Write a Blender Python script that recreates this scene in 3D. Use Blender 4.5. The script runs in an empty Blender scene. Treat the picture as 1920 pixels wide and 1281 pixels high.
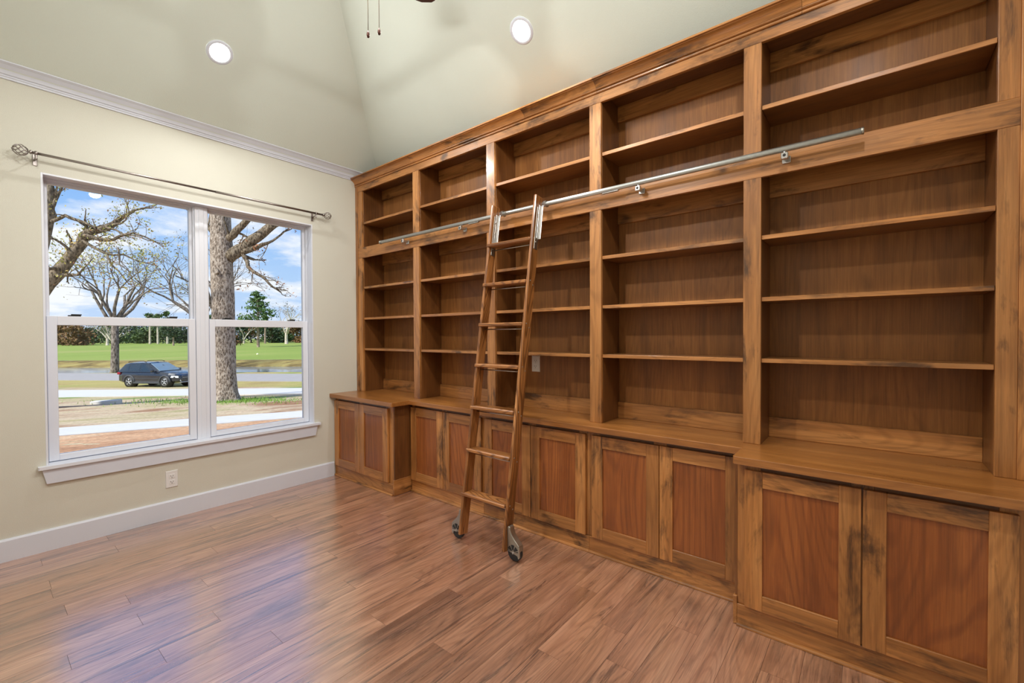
import bpy, bmesh, math, random
from mathutils import Matrix, Vector

SC = bpy.context.scene
COL = SC.collection
PI = math.pi

# ------------------------------------------------------------------ camera
F_PX, IMG_W = 831.2174, 1920.0
CAM = Vector((-2.3773, -3.8740, 1.2908))
c_r = Vector((0.63188, -0.77507, -0.00499))
c_f = Vector((0.77488, 0.63192, -0.01437))
c_f.normalize()
c_u = c_r.cross(c_f).normalized()
c_r = c_f.cross(c_u).normalized()
cd = bpy.data.cameras.new('camera')
cd.sensor_width = 36.0
cd.sensor_fit = 'HORIZONTAL'
cd.lens = F_PX / IMG_W * 36.0
cd.clip_start = 0.02
cd.clip_end = 2000
cam = bpy.data.objects.new('camera', cd)
cam.matrix_world = Matrix(((c_r.x, c_u.x, -c_f.x, CAM.x), (c_r.y, c_u.y, -c_f.y, CAM.y),
                           (c_r.z, c_u.z, -c_f.z, CAM.z), (0, 0, 0, 1)))
COL.objects.link(cam)
SC.camera = cam

# ------------------------------------------------------------------ exposure and light levels
SC.view_settings.view_transform = 'Standard'
SC.view_settings.look = 'None'
SC.view_settings.gamma = 1.0
SC.view_settings.use_curve_mapping = False
SC.view_settings.exposure = 0.0
SC.cycles.use_denoising = True
SC.cycles.use_adaptive_sampling = True
SC.cycles.adaptive_threshold = 0.02
SC.cycles.max_bounces = 8
SC.cycles.diffuse_bounces = 5
SC.cycles.glossy_bounces = 3
SC.cycles.caustics_reflective = False
SC.cycles.caustics_refractive = False
SKY_STRENGTH = 1.1
SUN_STRENGTH = 6.2
DOWNLIGHT_W = 23.5
FAN_GLOBE_STRENGTH = 75.0


def lin(r, g, b):
    def f(c):
        c /= 255.0
        return c / 12.92 if c <= 0.04045 else ((c + 0.055) / 1.055) ** 2.4
    return (f(r), f(g), f(b), 1.0)


# ------------------------------------------------------------------ world: blue sky with loose white clouds
def build_world():
    w = bpy.data.worlds.new('sky')
    SC.world = w
    w.use_nodes = True
    nt = w.node_tree
    nt.nodes.clear()
    N = nt.nodes.new
    L = nt.links.new
    out = N('ShaderNodeOutputWorld')
    bg = N('ShaderNodeBackground')
    tc = N('ShaderNodeTexCoord')
    sep = N('ShaderNodeSeparateXYZ')
    L(tc.outputs['Generated'], sep.inputs[0])
    ramp = N('ShaderNodeValToRGB')
    e = ramp.color_ramp.elements
    e[0].position = 0.0
    e[0].color = lin(198, 218, 248)
    e[1].position = 0.75
    e[1].color = lin(62, 132, 226)
    m = ramp.color_ramp.elements.new(0.10)
    m.color = lin(182, 212, 248)
    m = ramp.color_ramp.elements.new(0.30)
    m.color = lin(116, 176, 246)
    L(sep.outputs['Z'], ramp.inputs[0])
    # cloud layer: directions projected onto a high plane
    add = N('ShaderNodeMath'); add.operation = 'ADD'; add.inputs[1].default_value = 0.22
    mx = N('ShaderNodeMath'); mx.operation = 'MAXIMUM'; mx.inputs[1].default_value = 0.0
    L(sep.outputs['Z'], mx.inputs[0])
    L(mx.outputs[0], add.inputs[0])
    dx = N('ShaderNodeMath'); dx.operation = 'DIVIDE'
    dy = N('ShaderNodeMath'); dy.operation = 'DIVIDE'
    L(sep.outputs['X'], dx.inputs[0]); L(add.outputs[0], dx.inputs[1])
    L(sep.outputs['Y'], dy.inputs[0]); L(add.outputs[0], dy.inputs[1])
    comb = N('ShaderNodeCombineXYZ')
    L(dx.outputs[0], comb.inputs[0]); L(dy.outputs[0], comb.inputs[1])
    comb.inputs[2].default_value = 3.7
    nz = N('ShaderNodeTexNoise')
    nz.inputs['Scale'].default_value = 1.9
    nz.inputs['Detail'].default_value = 9
    nz.inputs['Roughness'].default_value = 0.58
    L(comb.outputs[0], nz.inputs['Vector'])
    mr = N('ShaderNodeMapRange')
    mr.inputs['From Min'].default_value = 0.475
    mr.inputs['From Max'].default_value = 0.60
    mr.inputs['To Max'].default_value = 0.95
    L(nz.outputs['Fac'], mr.inputs['Value'])
    mix = N('ShaderNodeMixRGB')
    mix.inputs[2].default_value = lin(250, 251, 254)
    L(mr.outputs[0], mix.inputs[0])
    L(ramp.outputs[0], mix.inputs[1])
    L(mix.outputs[0], bg.inputs['Color'])
    bg.inputs['Strength'].default_value = SKY_STRENGTH
    L(bg.outputs[0], out.inputs[0])


build_world()

sd = bpy.data.lights.new('sun', 'SUN')
sd.energy = SUN_STRENGTH
sd.angle = math.radians(3)
sd.color = (1.0, 0.97, 0.92)
sun = bpy.data.objects.new('sun', sd)
sun.rotation_euler = Vector((0.718, 0.069, -0.66)).to_track_quat('-Z', 'Y').to_euler()
sun.location = (-10, 5, 20)
COL.objects.link(sun)


# ------------------------------------------------------------------ mesh helpers
WORLD = {}


def wm(o):
    return WORLD.get(o.name, Matrix.Identity(4))


class MB:
    def __init__(s):
        s.v, s.f, s.sm = [], [], []

    def add(s, verts, faces, smooth=False):
        n = len(s.v)
        s.v += [tuple(v) for v in verts]
        s.f += [tuple(i + n for i in f) for f in faces]
        s.sm += [smooth] * len(faces)

    def box(s, lo, hi, bev=0.0):
        x0, x1 = sorted((lo[0], hi[0])); y0, y1 = sorted((lo[1], hi[1])); z0, z1 = sorted((lo[2], hi[2]))
        if bev <= 0:
            v = [(x, y, z) for z in (z0, z1) for y in (y0, y1) for x in (x0, x1)]
            s.add(v, [(0, 2, 3, 1), (4, 5, 7, 6), (0, 1, 5, 4), (2, 6, 7, 3), (0, 4, 6, 2), (1, 3, 7, 5)])
            return
        b = min(bev, (x1 - x0) * .45, (y1 - y0) * .45, (z1 - z0) * .45)
        bm = bmesh.new()
        bmesh.ops.create_cube(bm, size=1)
        for v in bm.verts:
            v.co = Vector(((x0 + x1) / 2 + v.co.x * (x1 - x0), (y0 + y1) / 2 + v.co.y * (y1 - y0), (z0 + z1) / 2 + v.co.z * (z1 - z0)))
        bmesh.ops.bevel(bm, geom=list(bm.edges), offset=b, segments=1, affect='EDGES')
        bm.verts.index_update()
        s.add([v.co[:] for v in bm.verts], [[v.index for v in f.verts] for f in bm.faces])
        bm.free()

    def tube(s, pts, rad, n=8, caps=True, smooth=True):
        pts = [Vector(p) for p in pts]
        if not isinstance(rad, (list, tuple)):
            rad = [rad] * len(pts)
        verts, faces = [], []
        ref = None
        for i, p in enumerate(pts):
            d = (pts[min(i + 1, len(pts) - 1)] - pts[max(i - 1, 0)])
            if d.length < 1e-9:
                d = Vector((0, 0, 1))
            d.normalize()
            if ref is None:
                ref = Vector((0, 0, 1)) if abs(d.z) < .9 else Vector((1, 0, 0))
            a = d.cross(ref)
            if a.length < 1e-5:
                a = d.cross(Vector((0, 1, 0)))
            a.normalize()
            ref = a.cross(d)
            b = ref
            for k in range(n):
                t = 2 * PI * k / n
                verts.append(p + (a * math.cos(t) + b * math.sin(t)) * rad[i])
        for i in range(len(pts) - 1):
            for k in range(n):
                faces.append((i * n + k, i * n + (k + 1) % n, (i + 1) * n + (k + 1) % n, (i + 1) * n + k))
        s.add(verts, faces, smooth)
        if caps:
            m = len(pts) - 1
            s.add(verts[:n], [tuple(range(n))[::-1]])
            s.add(verts[m * n:], [tuple(range(n))])

    def lathe(s, prof, c, axis='z', n=20, smooth=True, caps=True):
        # prof: list of (radius, height)
        verts, faces = [], []
        for r, h in prof:
            for k in range(n):
                t = 2 * PI * k / n
                u, v = r * math.cos(t), r * math.sin(t)
                if axis == 'z': p = (u, v, h)
                elif axis == 'x': p = (h, u, v)
                else: p = (u, h, v)
                verts.append((c[0] + p[0], c[1] + p[1], c[2] + p[2]))
        for i in range(len(prof) - 1):
            for k in range(n):
                faces.append((i * n + k, i * n + (k + 1) % n, (i + 1) * n + (k + 1) % n, (i + 1) * n + k))
        s.add(verts, faces, smooth)
        if not caps: return
        if prof[0][0] > 1e-4: s.add(verts[:n], [tuple(range(n))[::-1]])
        if prof[-1][0] > 1e-4: s.add(verts[-n:], [tuple(range(n))])

    def prism(s, poly, lo, hi, axis):
        # poly in the two remaining axes (cyclic order), extruded along axis
        def pt(p, h):
            if axis == 'x': return (h, p[0], p[1])
            if axis == 'y': return (p[0], h, p[1])
            return (p[0], p[1], h)
        n = len(poly)
        v = [pt(p, lo) for p in poly] + [pt(p, hi) for p in poly]
        f = [tuple(range(n)), tuple(range(n, 2 * n))[::-1]]
        f += [(i, i + n, (i + 1) % n + n, (i + 1) % n) for i in range(n)]
        s.add(v, f)

    def build(s, name, mat, parent=None, fix=True, loc=None):
        me = bpy.data.meshes.new(name)
        me.from_pydata(s.v, [], s.f)
        if any(s.sm):
            me.polygons.foreach_set('use_smooth', s.sm)
        if fix:
            bm = bmesh.new(); bm.from_mesh(me)
            bmesh.ops.remove_doubles(bm, verts=bm.verts, dist=1e-6)
            bmesh.ops.recalc_face_normals(bm, faces=bm.faces)
            bm.to_mesh(me); bm.free()
        me.update()
        if mat: me.materials.append(mat)
        return link(name, me, parent, loc)


def link(name, data, parent=None, loc=None, world=None):
    o = bpy.data.objects.new(name, data)
    COL.objects.link(o)
    if loc is not None: o.location = loc
    m = world if world is not None else (Matrix.Translation(loc) if loc is not None else Matrix.Identity(4))
    WORLD[o.name] = m
    if parent is not None:
        o.parent = parent
        o.matrix_parent_inverse = wm(parent).inverted()
    return o


def box(name, lo, hi, mat, parent=None, bev=0.0012):
    m = MB(); m.box(lo, hi, bev)
    return m.build(name, mat, parent, fix=False)


def thing(name, label, cat, loc, group=None):
    o = link(name, None, None, loc)
    o.empty_display_size = .1
    return tag(o, label, cat, group)


def tag(o, label, cat, group=None, kind=None):
    o['label'] = label
    o['category'] = cat
    if group: o['group'] = group
    if kind: o['kind'] = kind
    return o


def struct(o, label=None, cat=None):
    o['kind'] = 'structure'
    if label: o['label'] = label
    if cat: o['category'] = cat
    return o


# ------------------------------------------------------------------ materials
def new_mat(name):
    m = bpy.data.materials.new(name)
    m.use_nodes = True
    nt = m.node_tree
    b = nt.nodes['Principled BSDF']
    return m, nt, b


def plain(name, col, rough=.5, metal=0., noise=0., nscale=30., bump=0., bscale=200., coat=0., spec=None):
    m, nt, b = new_mat(name)
    b.inputs['Base Color'].default_value = col
    b.inputs['Roughness'].default_value = rough
    b.inputs['Metallic'].default_value = metal
    b.inputs['Coat Weight'].default_value = coat
    if spec is not None: b.inputs['Specular IOR Level'].default_value = spec
    N = nt.nodes.new; L = nt.links.new
    tc = N('ShaderNodeTexCoord')
    if noise > 0:
        nz = N('ShaderNodeTexNoise'); nz.inputs['Scale'].default_value = nscale; nz.inputs['Detail'].default_value = 5
        L(tc.outputs['Object'], nz.inputs['Vector'])
        mr = N('ShaderNodeMapRange'); mr.inputs['From Min'].default_value = .25; mr.inputs['From Max'].default_value = .75
        mr.inputs['To Min'].default_value = 1 - noise; mr.inputs['To Max'].default_value = 1 + noise
        L(nz.outputs['Fac'], mr.inputs['Value'])
        mx = N('ShaderNodeVectorMath'); mx.operation = 'SCALE'
        mx.inputs[0].default_value = col[:3]
        L(mr.outputs[0], mx.inputs['Scale'])
        L(mx.outputs[0], b.inputs['Base Color'])
    if bump > 0:
        nz = N('ShaderNodeTexNoise'); nz.inputs['Scale'].default_value = bscale; nz.inputs['Detail'].default_value = 3
        L(tc.outputs['Object'], nz.inputs['Vector'])
        bp = N('ShaderNodeBump'); bp.inputs['Strength'].default_value = bump; bp.inputs['Distance'].default_value = .003
        L(nz.outputs['Fac'], bp.inputs['Height']); L(bp.outputs[0], b.inputs['Normal'])
    return m


def wood(name, axis, dark, mid, light, very, blotch=.6, lines=.35, knots=.6, rough=.36, coat=.25, vary=.22, streak=.0, bscale=3.2, spec=.5, coat_ior=1.5, coat_rough=.12, fig=9.0, pores=.12, bands=0., rings=3.0, grain=.20, kscale=3.1):
    """board wood, grain along the given axis of the piece; every board starts at its own place in the texture"""
    m, nt, b = new_mat(name)
    N = nt.nodes.new; L = nt.links.new
    tc = N('ShaderNodeTexCoord'); oi = N('ShaderNodeObjectInfo')
    off = N('ShaderNodeVectorMath'); off.operation = 'SCALE'
    off.inputs[0].default_value = (31.7, 47.3, 59.1)
    L(oi.outputs['Random'], off.inputs['Scale'])
    ad = N('ShaderNodeVectorMath'); ad.operation = 'ADD'
    L(tc.outputs['Object'], ad.inputs[0]); L(off.outputs[0], ad.inputs[1])
    ai = 'xyz'.index(axis)

    def mapped(k):
        mp = N('ShaderNodeMapping')
        sc = [1., 1., 1.]; sc[ai] = k
        mp.inputs['Scale'].default_value = sc
        L(ad.outputs[0], mp.inputs['Vector'])
        return mp.outputs[0]

    def noise(vec, scale, detail=4., rgh=.55, dist=0.):
        n = N('ShaderNodeTexNoise')
        n.inputs['Scale'].default_value = scale; n.inputs['Detail'].default_value = detail
        n.inputs['Roughness'].default_value = rgh; n.inputs['Distortion'].default_value = dist
        L(vec, n.inputs['Vector'])
        return n.outputs['Fac']

    def math_(op, a, b_=None, c=None):
        n = N('ShaderNodeMath'); n.operation = op
        for i, x in enumerate((a, b_, c)):
            if x is None: continue
            if isinstance(x, (int, float)): n.inputs[i].default_value = x
            else: L(x, n.inputs[i])
        return n.outputs[0]

    def rng(v, a, b_, c=0., d=1.):
        n = N('ShaderNodeMapRange')
        n.inputs['From Min'].default_value = a; n.inputs['From Max'].default_value = b_
        n.inputs['To Min'].default_value = c; n.inputs['To Max'].default_value = d
        L(v, n.inputs['Value'])
        return n.outputs[0]

    def mixc(f, a, b_, mode='MIX'):
        n = N('ShaderNodeMixRGB'); n.blend_type = mode
        if isinstance(f, (int, float)): n.inputs[0].default_value = f
        else: L(f, n.inputs[0])
        for i, x in ((1, a), (2, b_)):
            if isinstance(x, tuple): n.inputs[i].default_value = x
            else: L(x, n.inputs[i])
        return n.outputs[0]

    figure = noise(mapped(.10), fig, 6, .6, .4)
    ramp = N('ShaderNodeValToRGB')
    e = ramp.color_ramp.elements
    e[0].position = .28; e[0].color = dark
    e[1].position = .74; e[1].color = light
    k = e.new(.50); k.color = mid
    L(figure, ramp.inputs[0])
    col = ramp.outputs[0]
    # growth-ring lines (contours of a slow stretched field)
    slow = noise(mapped(.10), rings, 1.5, .5, .3)
    ring = math_('SINE', math_('MULTIPLY', slow, 230.))
    ring = rng(ring, .2, 1., 0., lines)
    col = mixc(ring, col, dark)
    # pores
    fine = noise(mapped(.02), 240., 2, .6)
    col = mixc(1.0, col, math_('ADD', math_('MULTIPLY', fine, pores * 4), 1 - pores * 2), 'MULTIPLY')
    # mid-size streaks along the board
    mids = noise(mapped(.035), 75., 4, .72)
    col = mixc(1.0, col, rng(mids, .30, .70, 1 - grain, 1 + grain * .6), 'MULTIPLY')
    # stain blotches
    bl = noise(mapped(.40), bscale, 5, .62, .6)
    bl = math_('ADD', bl, math_('MULTIPLY', math_('SUBTRACT', noise(mapped(.10), 45., 4, .7), .5), .42))
    col = mixc(rng(bl, .53, .69, 0., blotch), col, very)
    if streak > 0:
        st = noise(mapped(.055), 20., 5, .72, 1.0)
        col = mixc(rng(st, .545, .64, 0., streak), col, very)
    if knots > 0:
        vo = N('ShaderNodeTexVoronoi')
        vo.inputs['Scale'].default_value = kscale
        wob = N('ShaderNodeTexNoise'); wob.inputs['Scale'].default_value = 9.; wob.inputs['Detail'].default_value = 3
        L(mapped(.5), wob.inputs['Vector'])
        wsc = N('ShaderNodeVectorMath'); wsc.operation = 'SCALE'; wsc.inputs['Scale'].default_value = .12
        L(wob.outputs['Color'], wsc.inputs[0])
        wad = N('ShaderNodeVectorMath'); wad.operation = 'ADD'
        L(mapped(.55), wad.inputs[0]); L(wsc.outputs[0], wad.inputs[1])
        L(wad.outputs[0], vo.inputs['Vector'])
        kn = rng(vo.outputs['Distance'], .03, .13, knots, 0.)
        col = mixc(kn, col, very)
    if bands > 0:   # veneer leaves side by side
        sp = N('ShaderNodeSeparateXYZ'); L(ad.outputs[0], sp.inputs[0])
        bw = N('ShaderNodeTexWhiteNoise'); bw.noise_dimensions = '1D'
        L(math_('FLOOR', math_('DIVIDE', sp.outputs['Y'], .165)), bw.inputs['W'])
        bt = N('ShaderNodeVectorMath'); bt.operation = 'SCALE'
        L(col, bt.inputs[0]); L(rng(bw.outputs['Value'], 0., 1., 1 - bands, 1 + bands), bt.inputs['Scale'])
        col = bt.outputs[0]
    # each board its own tone
    rw = N('ShaderNodeTexWhiteNoise'); rw.noise_dimensions = '1D'
    L(math_('MULTIPLY', oi.outputs['Random'], 917.3), rw.inputs['W'])
    tone = rng(rw.outputs['Value'], 0., 1., 1 - vary, 1 + vary)
    sc = N('ShaderNodeVectorMath'); sc.operation = 'SCALE'
    L(col, sc.inputs[0]); L(tone, sc.inputs['Scale'])
    L(sc.outputs[0], b.inputs['Base Color'])
    rr = rng(figure, .3, .7, rough - .05, rough + .08)
    L(rr, b.inputs['Roughness'])
    b.inputs['Specular IOR Level'].default_value = spec
    b.inputs['Coat Weight'].default_value = coat
    b.inputs['Coat Roughness'].default_value = coat_rough
    b.inputs['Coat IOR'].default_value = coat_ior
    bp = N('ShaderNodeBump'); bp.inputs['Strength'].default_value = .12; bp.inputs['Distance'].default_value = .001
    L(fine, bp.inputs['Height']); L(bp.outputs[0], b.inputs['Normal'])
    return m


M = {}
AL = dict(dark=lin(134, 85, 41), mid=lin(174, 117, 62), light=lin(200, 143, 84), very=lin(58, 34, 16))
for ax in 'xyz':
    M['alder_' + ax] = wood('knotty_alder_' + ax, ax, **AL, blotch=.85, lines=.35, knots=.85, vary=.14, bscale=7.5, pores=.16, grain=.24, kscale=4.0)
    M['shelfwood_' + ax] = wood('shelf_alder_' + ax, ax, lin(106, 66, 32), lin(134, 88, 45), lin(154, 106, 58), lin(70, 42, 20), blotch=.35, lines=.3, knots=.0, vary=.08)
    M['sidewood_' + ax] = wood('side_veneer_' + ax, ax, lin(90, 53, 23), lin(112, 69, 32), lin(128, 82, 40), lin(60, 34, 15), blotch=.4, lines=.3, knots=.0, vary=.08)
M['back'] = wood('back_veneer', 'z', lin(120, 76, 37), lin(144, 94, 48), lin(160, 109, 59), lin(78, 46, 22), blotch=.3, lines=.35, knots=.5, vary=.05, rough=.45, coat=.05, coat_rough=.25, spec=.3, bands=.10, pores=.14)
M['panel'] = wood('door_panel_veneer', 'z', lin(122, 65, 26), lin(149, 84, 36), lin(165, 98, 45), lin(88, 45, 18), blotch=.3, lines=.6, knots=.0, vary=.06, rough=.40, bands=.05, pores=.14)
M['counter'] = wood('counter_wood', 'y', lin(126, 77, 34), lin(154, 99, 47), lin(172, 115, 59), lin(96, 56, 25), blotch=.25, lines=.3, knots=.0, vary=.03, rough=.32, coat=.3, pores=.14)
OAK = dict(dark=lin(96, 56, 25), mid=lin(162, 106, 56), light=lin(196, 138, 84), very=lin(58, 32, 14))
for ax in 'yz':
    M['oak_' + ax] = wood('ladder_oak_' + ax, ax, **OAK, blotch=.2, lines=.8, knots=0., vary=.06, pores=.24, fig=14, rings=5.5)
M['plank'] = wood('floor_hickory', 'x', lin(138, 93, 68), lin(174, 125, 97), lin(200, 152, 122), lin(66, 46, 40), blotch=.55, lines=.45, knots=.5, vary=.06, streak=.75, rough=.30, coat=1.0, coat_ior=3.8, coat_rough=.22, spec=.5, fig=12, bscale=2.4, pores=.2, rings=4.5, grain=.26)
M['wall'] = plain('wall_paint', lin(209, 208, 196), .85, noise=.015, nscale=3, bump=.35, bscale=260)
M['ceiling'] = plain('ceiling_paint', lin(213, 221, 212), .85, noise=.015, nscale=3, bump=.35, bscale=260)
M['trim'] = plain('white_trim', lin(213, 218, 230), .42, noise=.01, nscale=8)
M['vinyl'] = plain('white_vinyl', lin(222, 226, 236), .38, noise=.01, nscale=8)
M['steel'] = plain('brushed_steel', lin(196, 199, 198), .42, 1., noise=.06, nscale=60)
M['pewter'] = plain('pewter_metal', lin(168, 164, 154), .42, 1., noise=.08, nscale=40)
M['chrome'] = plain('bright_metal', lin(186, 184, 180), .30, 1., noise=.04, nscale=40)
M['rodmetal'] = plain('brushed_nickel_rod', lin(160, 152, 148), .34, 1., noise=.05, nscale=60)
M['black'] = plain('black_rubber', lin(22, 22, 23), .6, noise=.1, nscale=40)
M['dark'] = plain('dark_slot', lin(30, 28, 28), .7, noise=.05)
M['plate'] = plain('white_outlet_plastic', lin(226, 226, 226), .35, noise=.008)
M['bronze'] = plain('bronze_fan_metal', lin(70, 42, 32), .4, .7, noise=.1)
M['blade'] = wood('fan_blade_wood', 'x', lin(44, 20, 14), lin(60, 28, 20), lin(72, 36, 26), lin(30, 14, 10), lines=.3, knots=0.)
M['bronzechain'] = plain('pull_chain_metal', lin(118, 104, 84), .4, .9, noise=.05)
M['concrete_slab'] = plain('house_slab', lin(150, 146, 140), .9, noise=.1)


def glass_mat():
    m = bpy.data.materials.new('window_glass'); m.use_nodes = True
    nt = m.node_tree; nt.nodes.clear()
    N = nt.nodes.new; L = nt.links.new
    out = N('ShaderNodeOutputMaterial'); mix = N('ShaderNodeMixShader')
    tr = N('ShaderNodeBsdfTransparent'); tr.inputs[0].default_value = (.97, .98, .98, 1)
    gl = N('ShaderNodeBsdfGlossy'); gl.inputs['Roughness'].default_value = .01
    fr = N('ShaderNodeFresnel'); fr.inputs['IOR'].default_value = 1.25
    L(fr.outputs[0], mix.inputs[0]); L(tr.outputs[0], mix.inputs[1]); L(gl.outputs[0], mix.inputs[2])
    L(mix.outputs[0], out.inputs[0])
    return m


M['glass'] = glass_mat()


def emit(name, col, s):
    m, nt, b = new_mat(name)
    b.inputs['Base Color'].default_value = (.8, .8, .8, 1)
    b.inputs['Emission Color'].default_value = col
    b.inputs['Emission Strength'].default_value = s
    return m


M['lens'] = emit('lit_lens', (1, .98, .94, 1), 25.)
M['globe'] = emit('lit_opal_globe', (1, .97, .94, 1), FAN_GLOBE_STRENGTH)

# ------------------------------------------------------------------ room shell
XR, XL, YB, YF = .285, -2.87, 0.0, -4.324         # right wall, left wall, window wall, wall behind the camera
ZW = 2.788                                        # where the slopes spring from the walls
PITCH = .8
OX0, OX1, OZ0, OZ1 = -2.0908, -.4296, .5152, 2.2817   # window opening


def build_shell():
    # floor slab with planks as pieces of their own
    fl = box('floor', (XL, YF, -.30), (XR, YB, -.013), M['concrete_slab'], bev=0)
    struct(fl, 'reddish brown wood plank floor', 'floor')
    W_, LEN = .1222, 1.105
    known = {1: -2.13, 5: -2.13, 6: -1.4555, 7: -2.104, 8: -1.899, 10: -1.90, 11: -2.142, 13: -1.899, 17: -1.22, 19: -.60, 23: -.916, 25: -.79}
    rnd = random.Random(4)
    shared = {}
    last = 0
    for r in range(36):
        y1, y0 = -W_ * r, max(-W_ * (r + 1), YF)
        ph = known.get(r)
        if ph is None:
            ph = last + .25 + rnd.random() * .55
        last = ph
        x = XL + ((ph - XL) % LEN) - LEN
        while x < -.05:
            a, b = max(x, XL), min(x + LEN, -.02)
            if b - a > .02:
                key = (round(b - a, 3), round(y1 - y0, 3))
                if key not in shared:
                    m = MB(); m.box((.0005, .0005, -.012), (b - a - .0005, y1 - y0 - .0005, 0))
                    o = m.build('plank', M['plank'], fl, fix=False, loc=(a, y0, 0))
                    shared[key] = o.data
                else:
                    o = link('plank', shared[key], fl, (a, y0, 0))
            x += LEN
    # window wall, four sides around the opening
    m = MB(); T = .17
    m.box((XL - .1, 0, -.3), (OX0, T, ZW + .15)); m.box((OX1, 0, -.3), (XR + .1, T, ZW + .15))
    m.box((OX0, 0, -.3), (OX1, T, OZ0 - .02)); m.box((OX0, 0, OZ1), (OX1, T, ZW + .15))
    struct(m.build('wall_back', M['wall'], fix=False), 'pale sage painted wall with the window', 'wall')
    struct(box('wall_right', (XR, YF - .1, -.3), (XR + .12, T, ZW + .15), M['wall'], bev=0), 'pale painted wall behind the bookcase', 'wall')
    struct(box('wall_left', (XL - .12, YF - .1, -.3), (XL, T, ZW + .15), M['wall'], bev=0), 'pale painted left wall', 'wall')
    struct(box('wall_front', (XL - .12, YF - .12, -.3), (XR + .12, YF, ZW + .15), M['wall'], bev=0), 'pale painted wall behind the viewer', 'wall')
    # hipped vault: four slopes, given a thickness
    h = (XR - XL) / 2; xm = (XR + XL) / 2; zt = ZW + PITCH * h
    def ring(e, dz):
        return [(XL - e, YF - e, ZW - PITCH * e + dz), (XR + e, YF - e, ZW - PITCH * e + dz), (XR + e, YB + e, ZW - PITCH * e + dz), (XL - e, YB + e, ZW - PITCH * e + dz),
                (xm, YF + h, zt + dz), (xm, YB - h, zt + dz)]
    m = MB()
    fa = [(0, 1, 4), (1, 2, 5, 4), (2, 3, 5), (3, 0, 4, 5)]
    m.add(ring(.02, 0), fa); m.add(ring(.02, .16), fa)
    struct(m.build('ceiling', M['ceiling'], fix=False), 'pale hipped vaulted ceiling', 'ceiling')
    # white trim
    m = MB(); m.prism([(0, 0), (-.015, 0), (-.015, .119), (-.010, .1289), (0, .1289)], XL, -.253, 'x')
    struct(m.build('baseboard_back', M['trim']), 'white baseboard under the window', 'baseboard')
    m = MB(); m.prism([(XL, 0), (XL + .015, 0), (XL + .015, .119), (XL + .010, .1289), (XL, .1289)], YF, -.016, 'y')
    struct(m.build('baseboard_left', M['trim']), 'white baseboard along the left wall', 'baseboard')
    m = MB(); m.prism([(YF, 0), (YF + .015, 0), (YF + .015, .119), (YF + .010, .1289), (YF, .1289)], XL + .016, -.26, 'x')
    struct(m.build('baseboard_front', M['trim']), 'white baseboard behind the viewer', 'baseboard')
    prof = [(0, 2.775), (.010, 2.775), (.012, 2.784), (.017, 2.788), (.017, 2.794), (.024, 2.797)]
    for i in range(9):
        t = i / 8.
        prof.append((.026 + .042 * (1 - math.cos(t * PI / 2)) * .6 + .042 * t * .4, 2.799 + .041 * (math.sin(t * PI / 2) * .45 + t * .55)))
    prof += [(.072, 2.842), (.080, 2.846), (.080, 2.8515), (0, 2.7885)]
    m = MB(); m.prism([(-d, z) for d, z in prof], XL, XR, 'x')
    struct(m.build('trim_1', M['trim']), 'white crown moulding above the window', 'crown moulding')
    m = MB(); m.prism([(XL + d, z) for d, z in prof], YF, -.03, 'y')
    struct(m.build('trim_2', M['trim']), 'white crown moulding on the left wall', 'crown moulding')
    m = MB(); m.prism([(YF + d, z) for d, z in prof], XL + .03, XR, 'x')
    struct(m.build('trim_3', M['trim']), 'white crown moulding behind the viewer', 'crown moulding')


build_shell()


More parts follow.
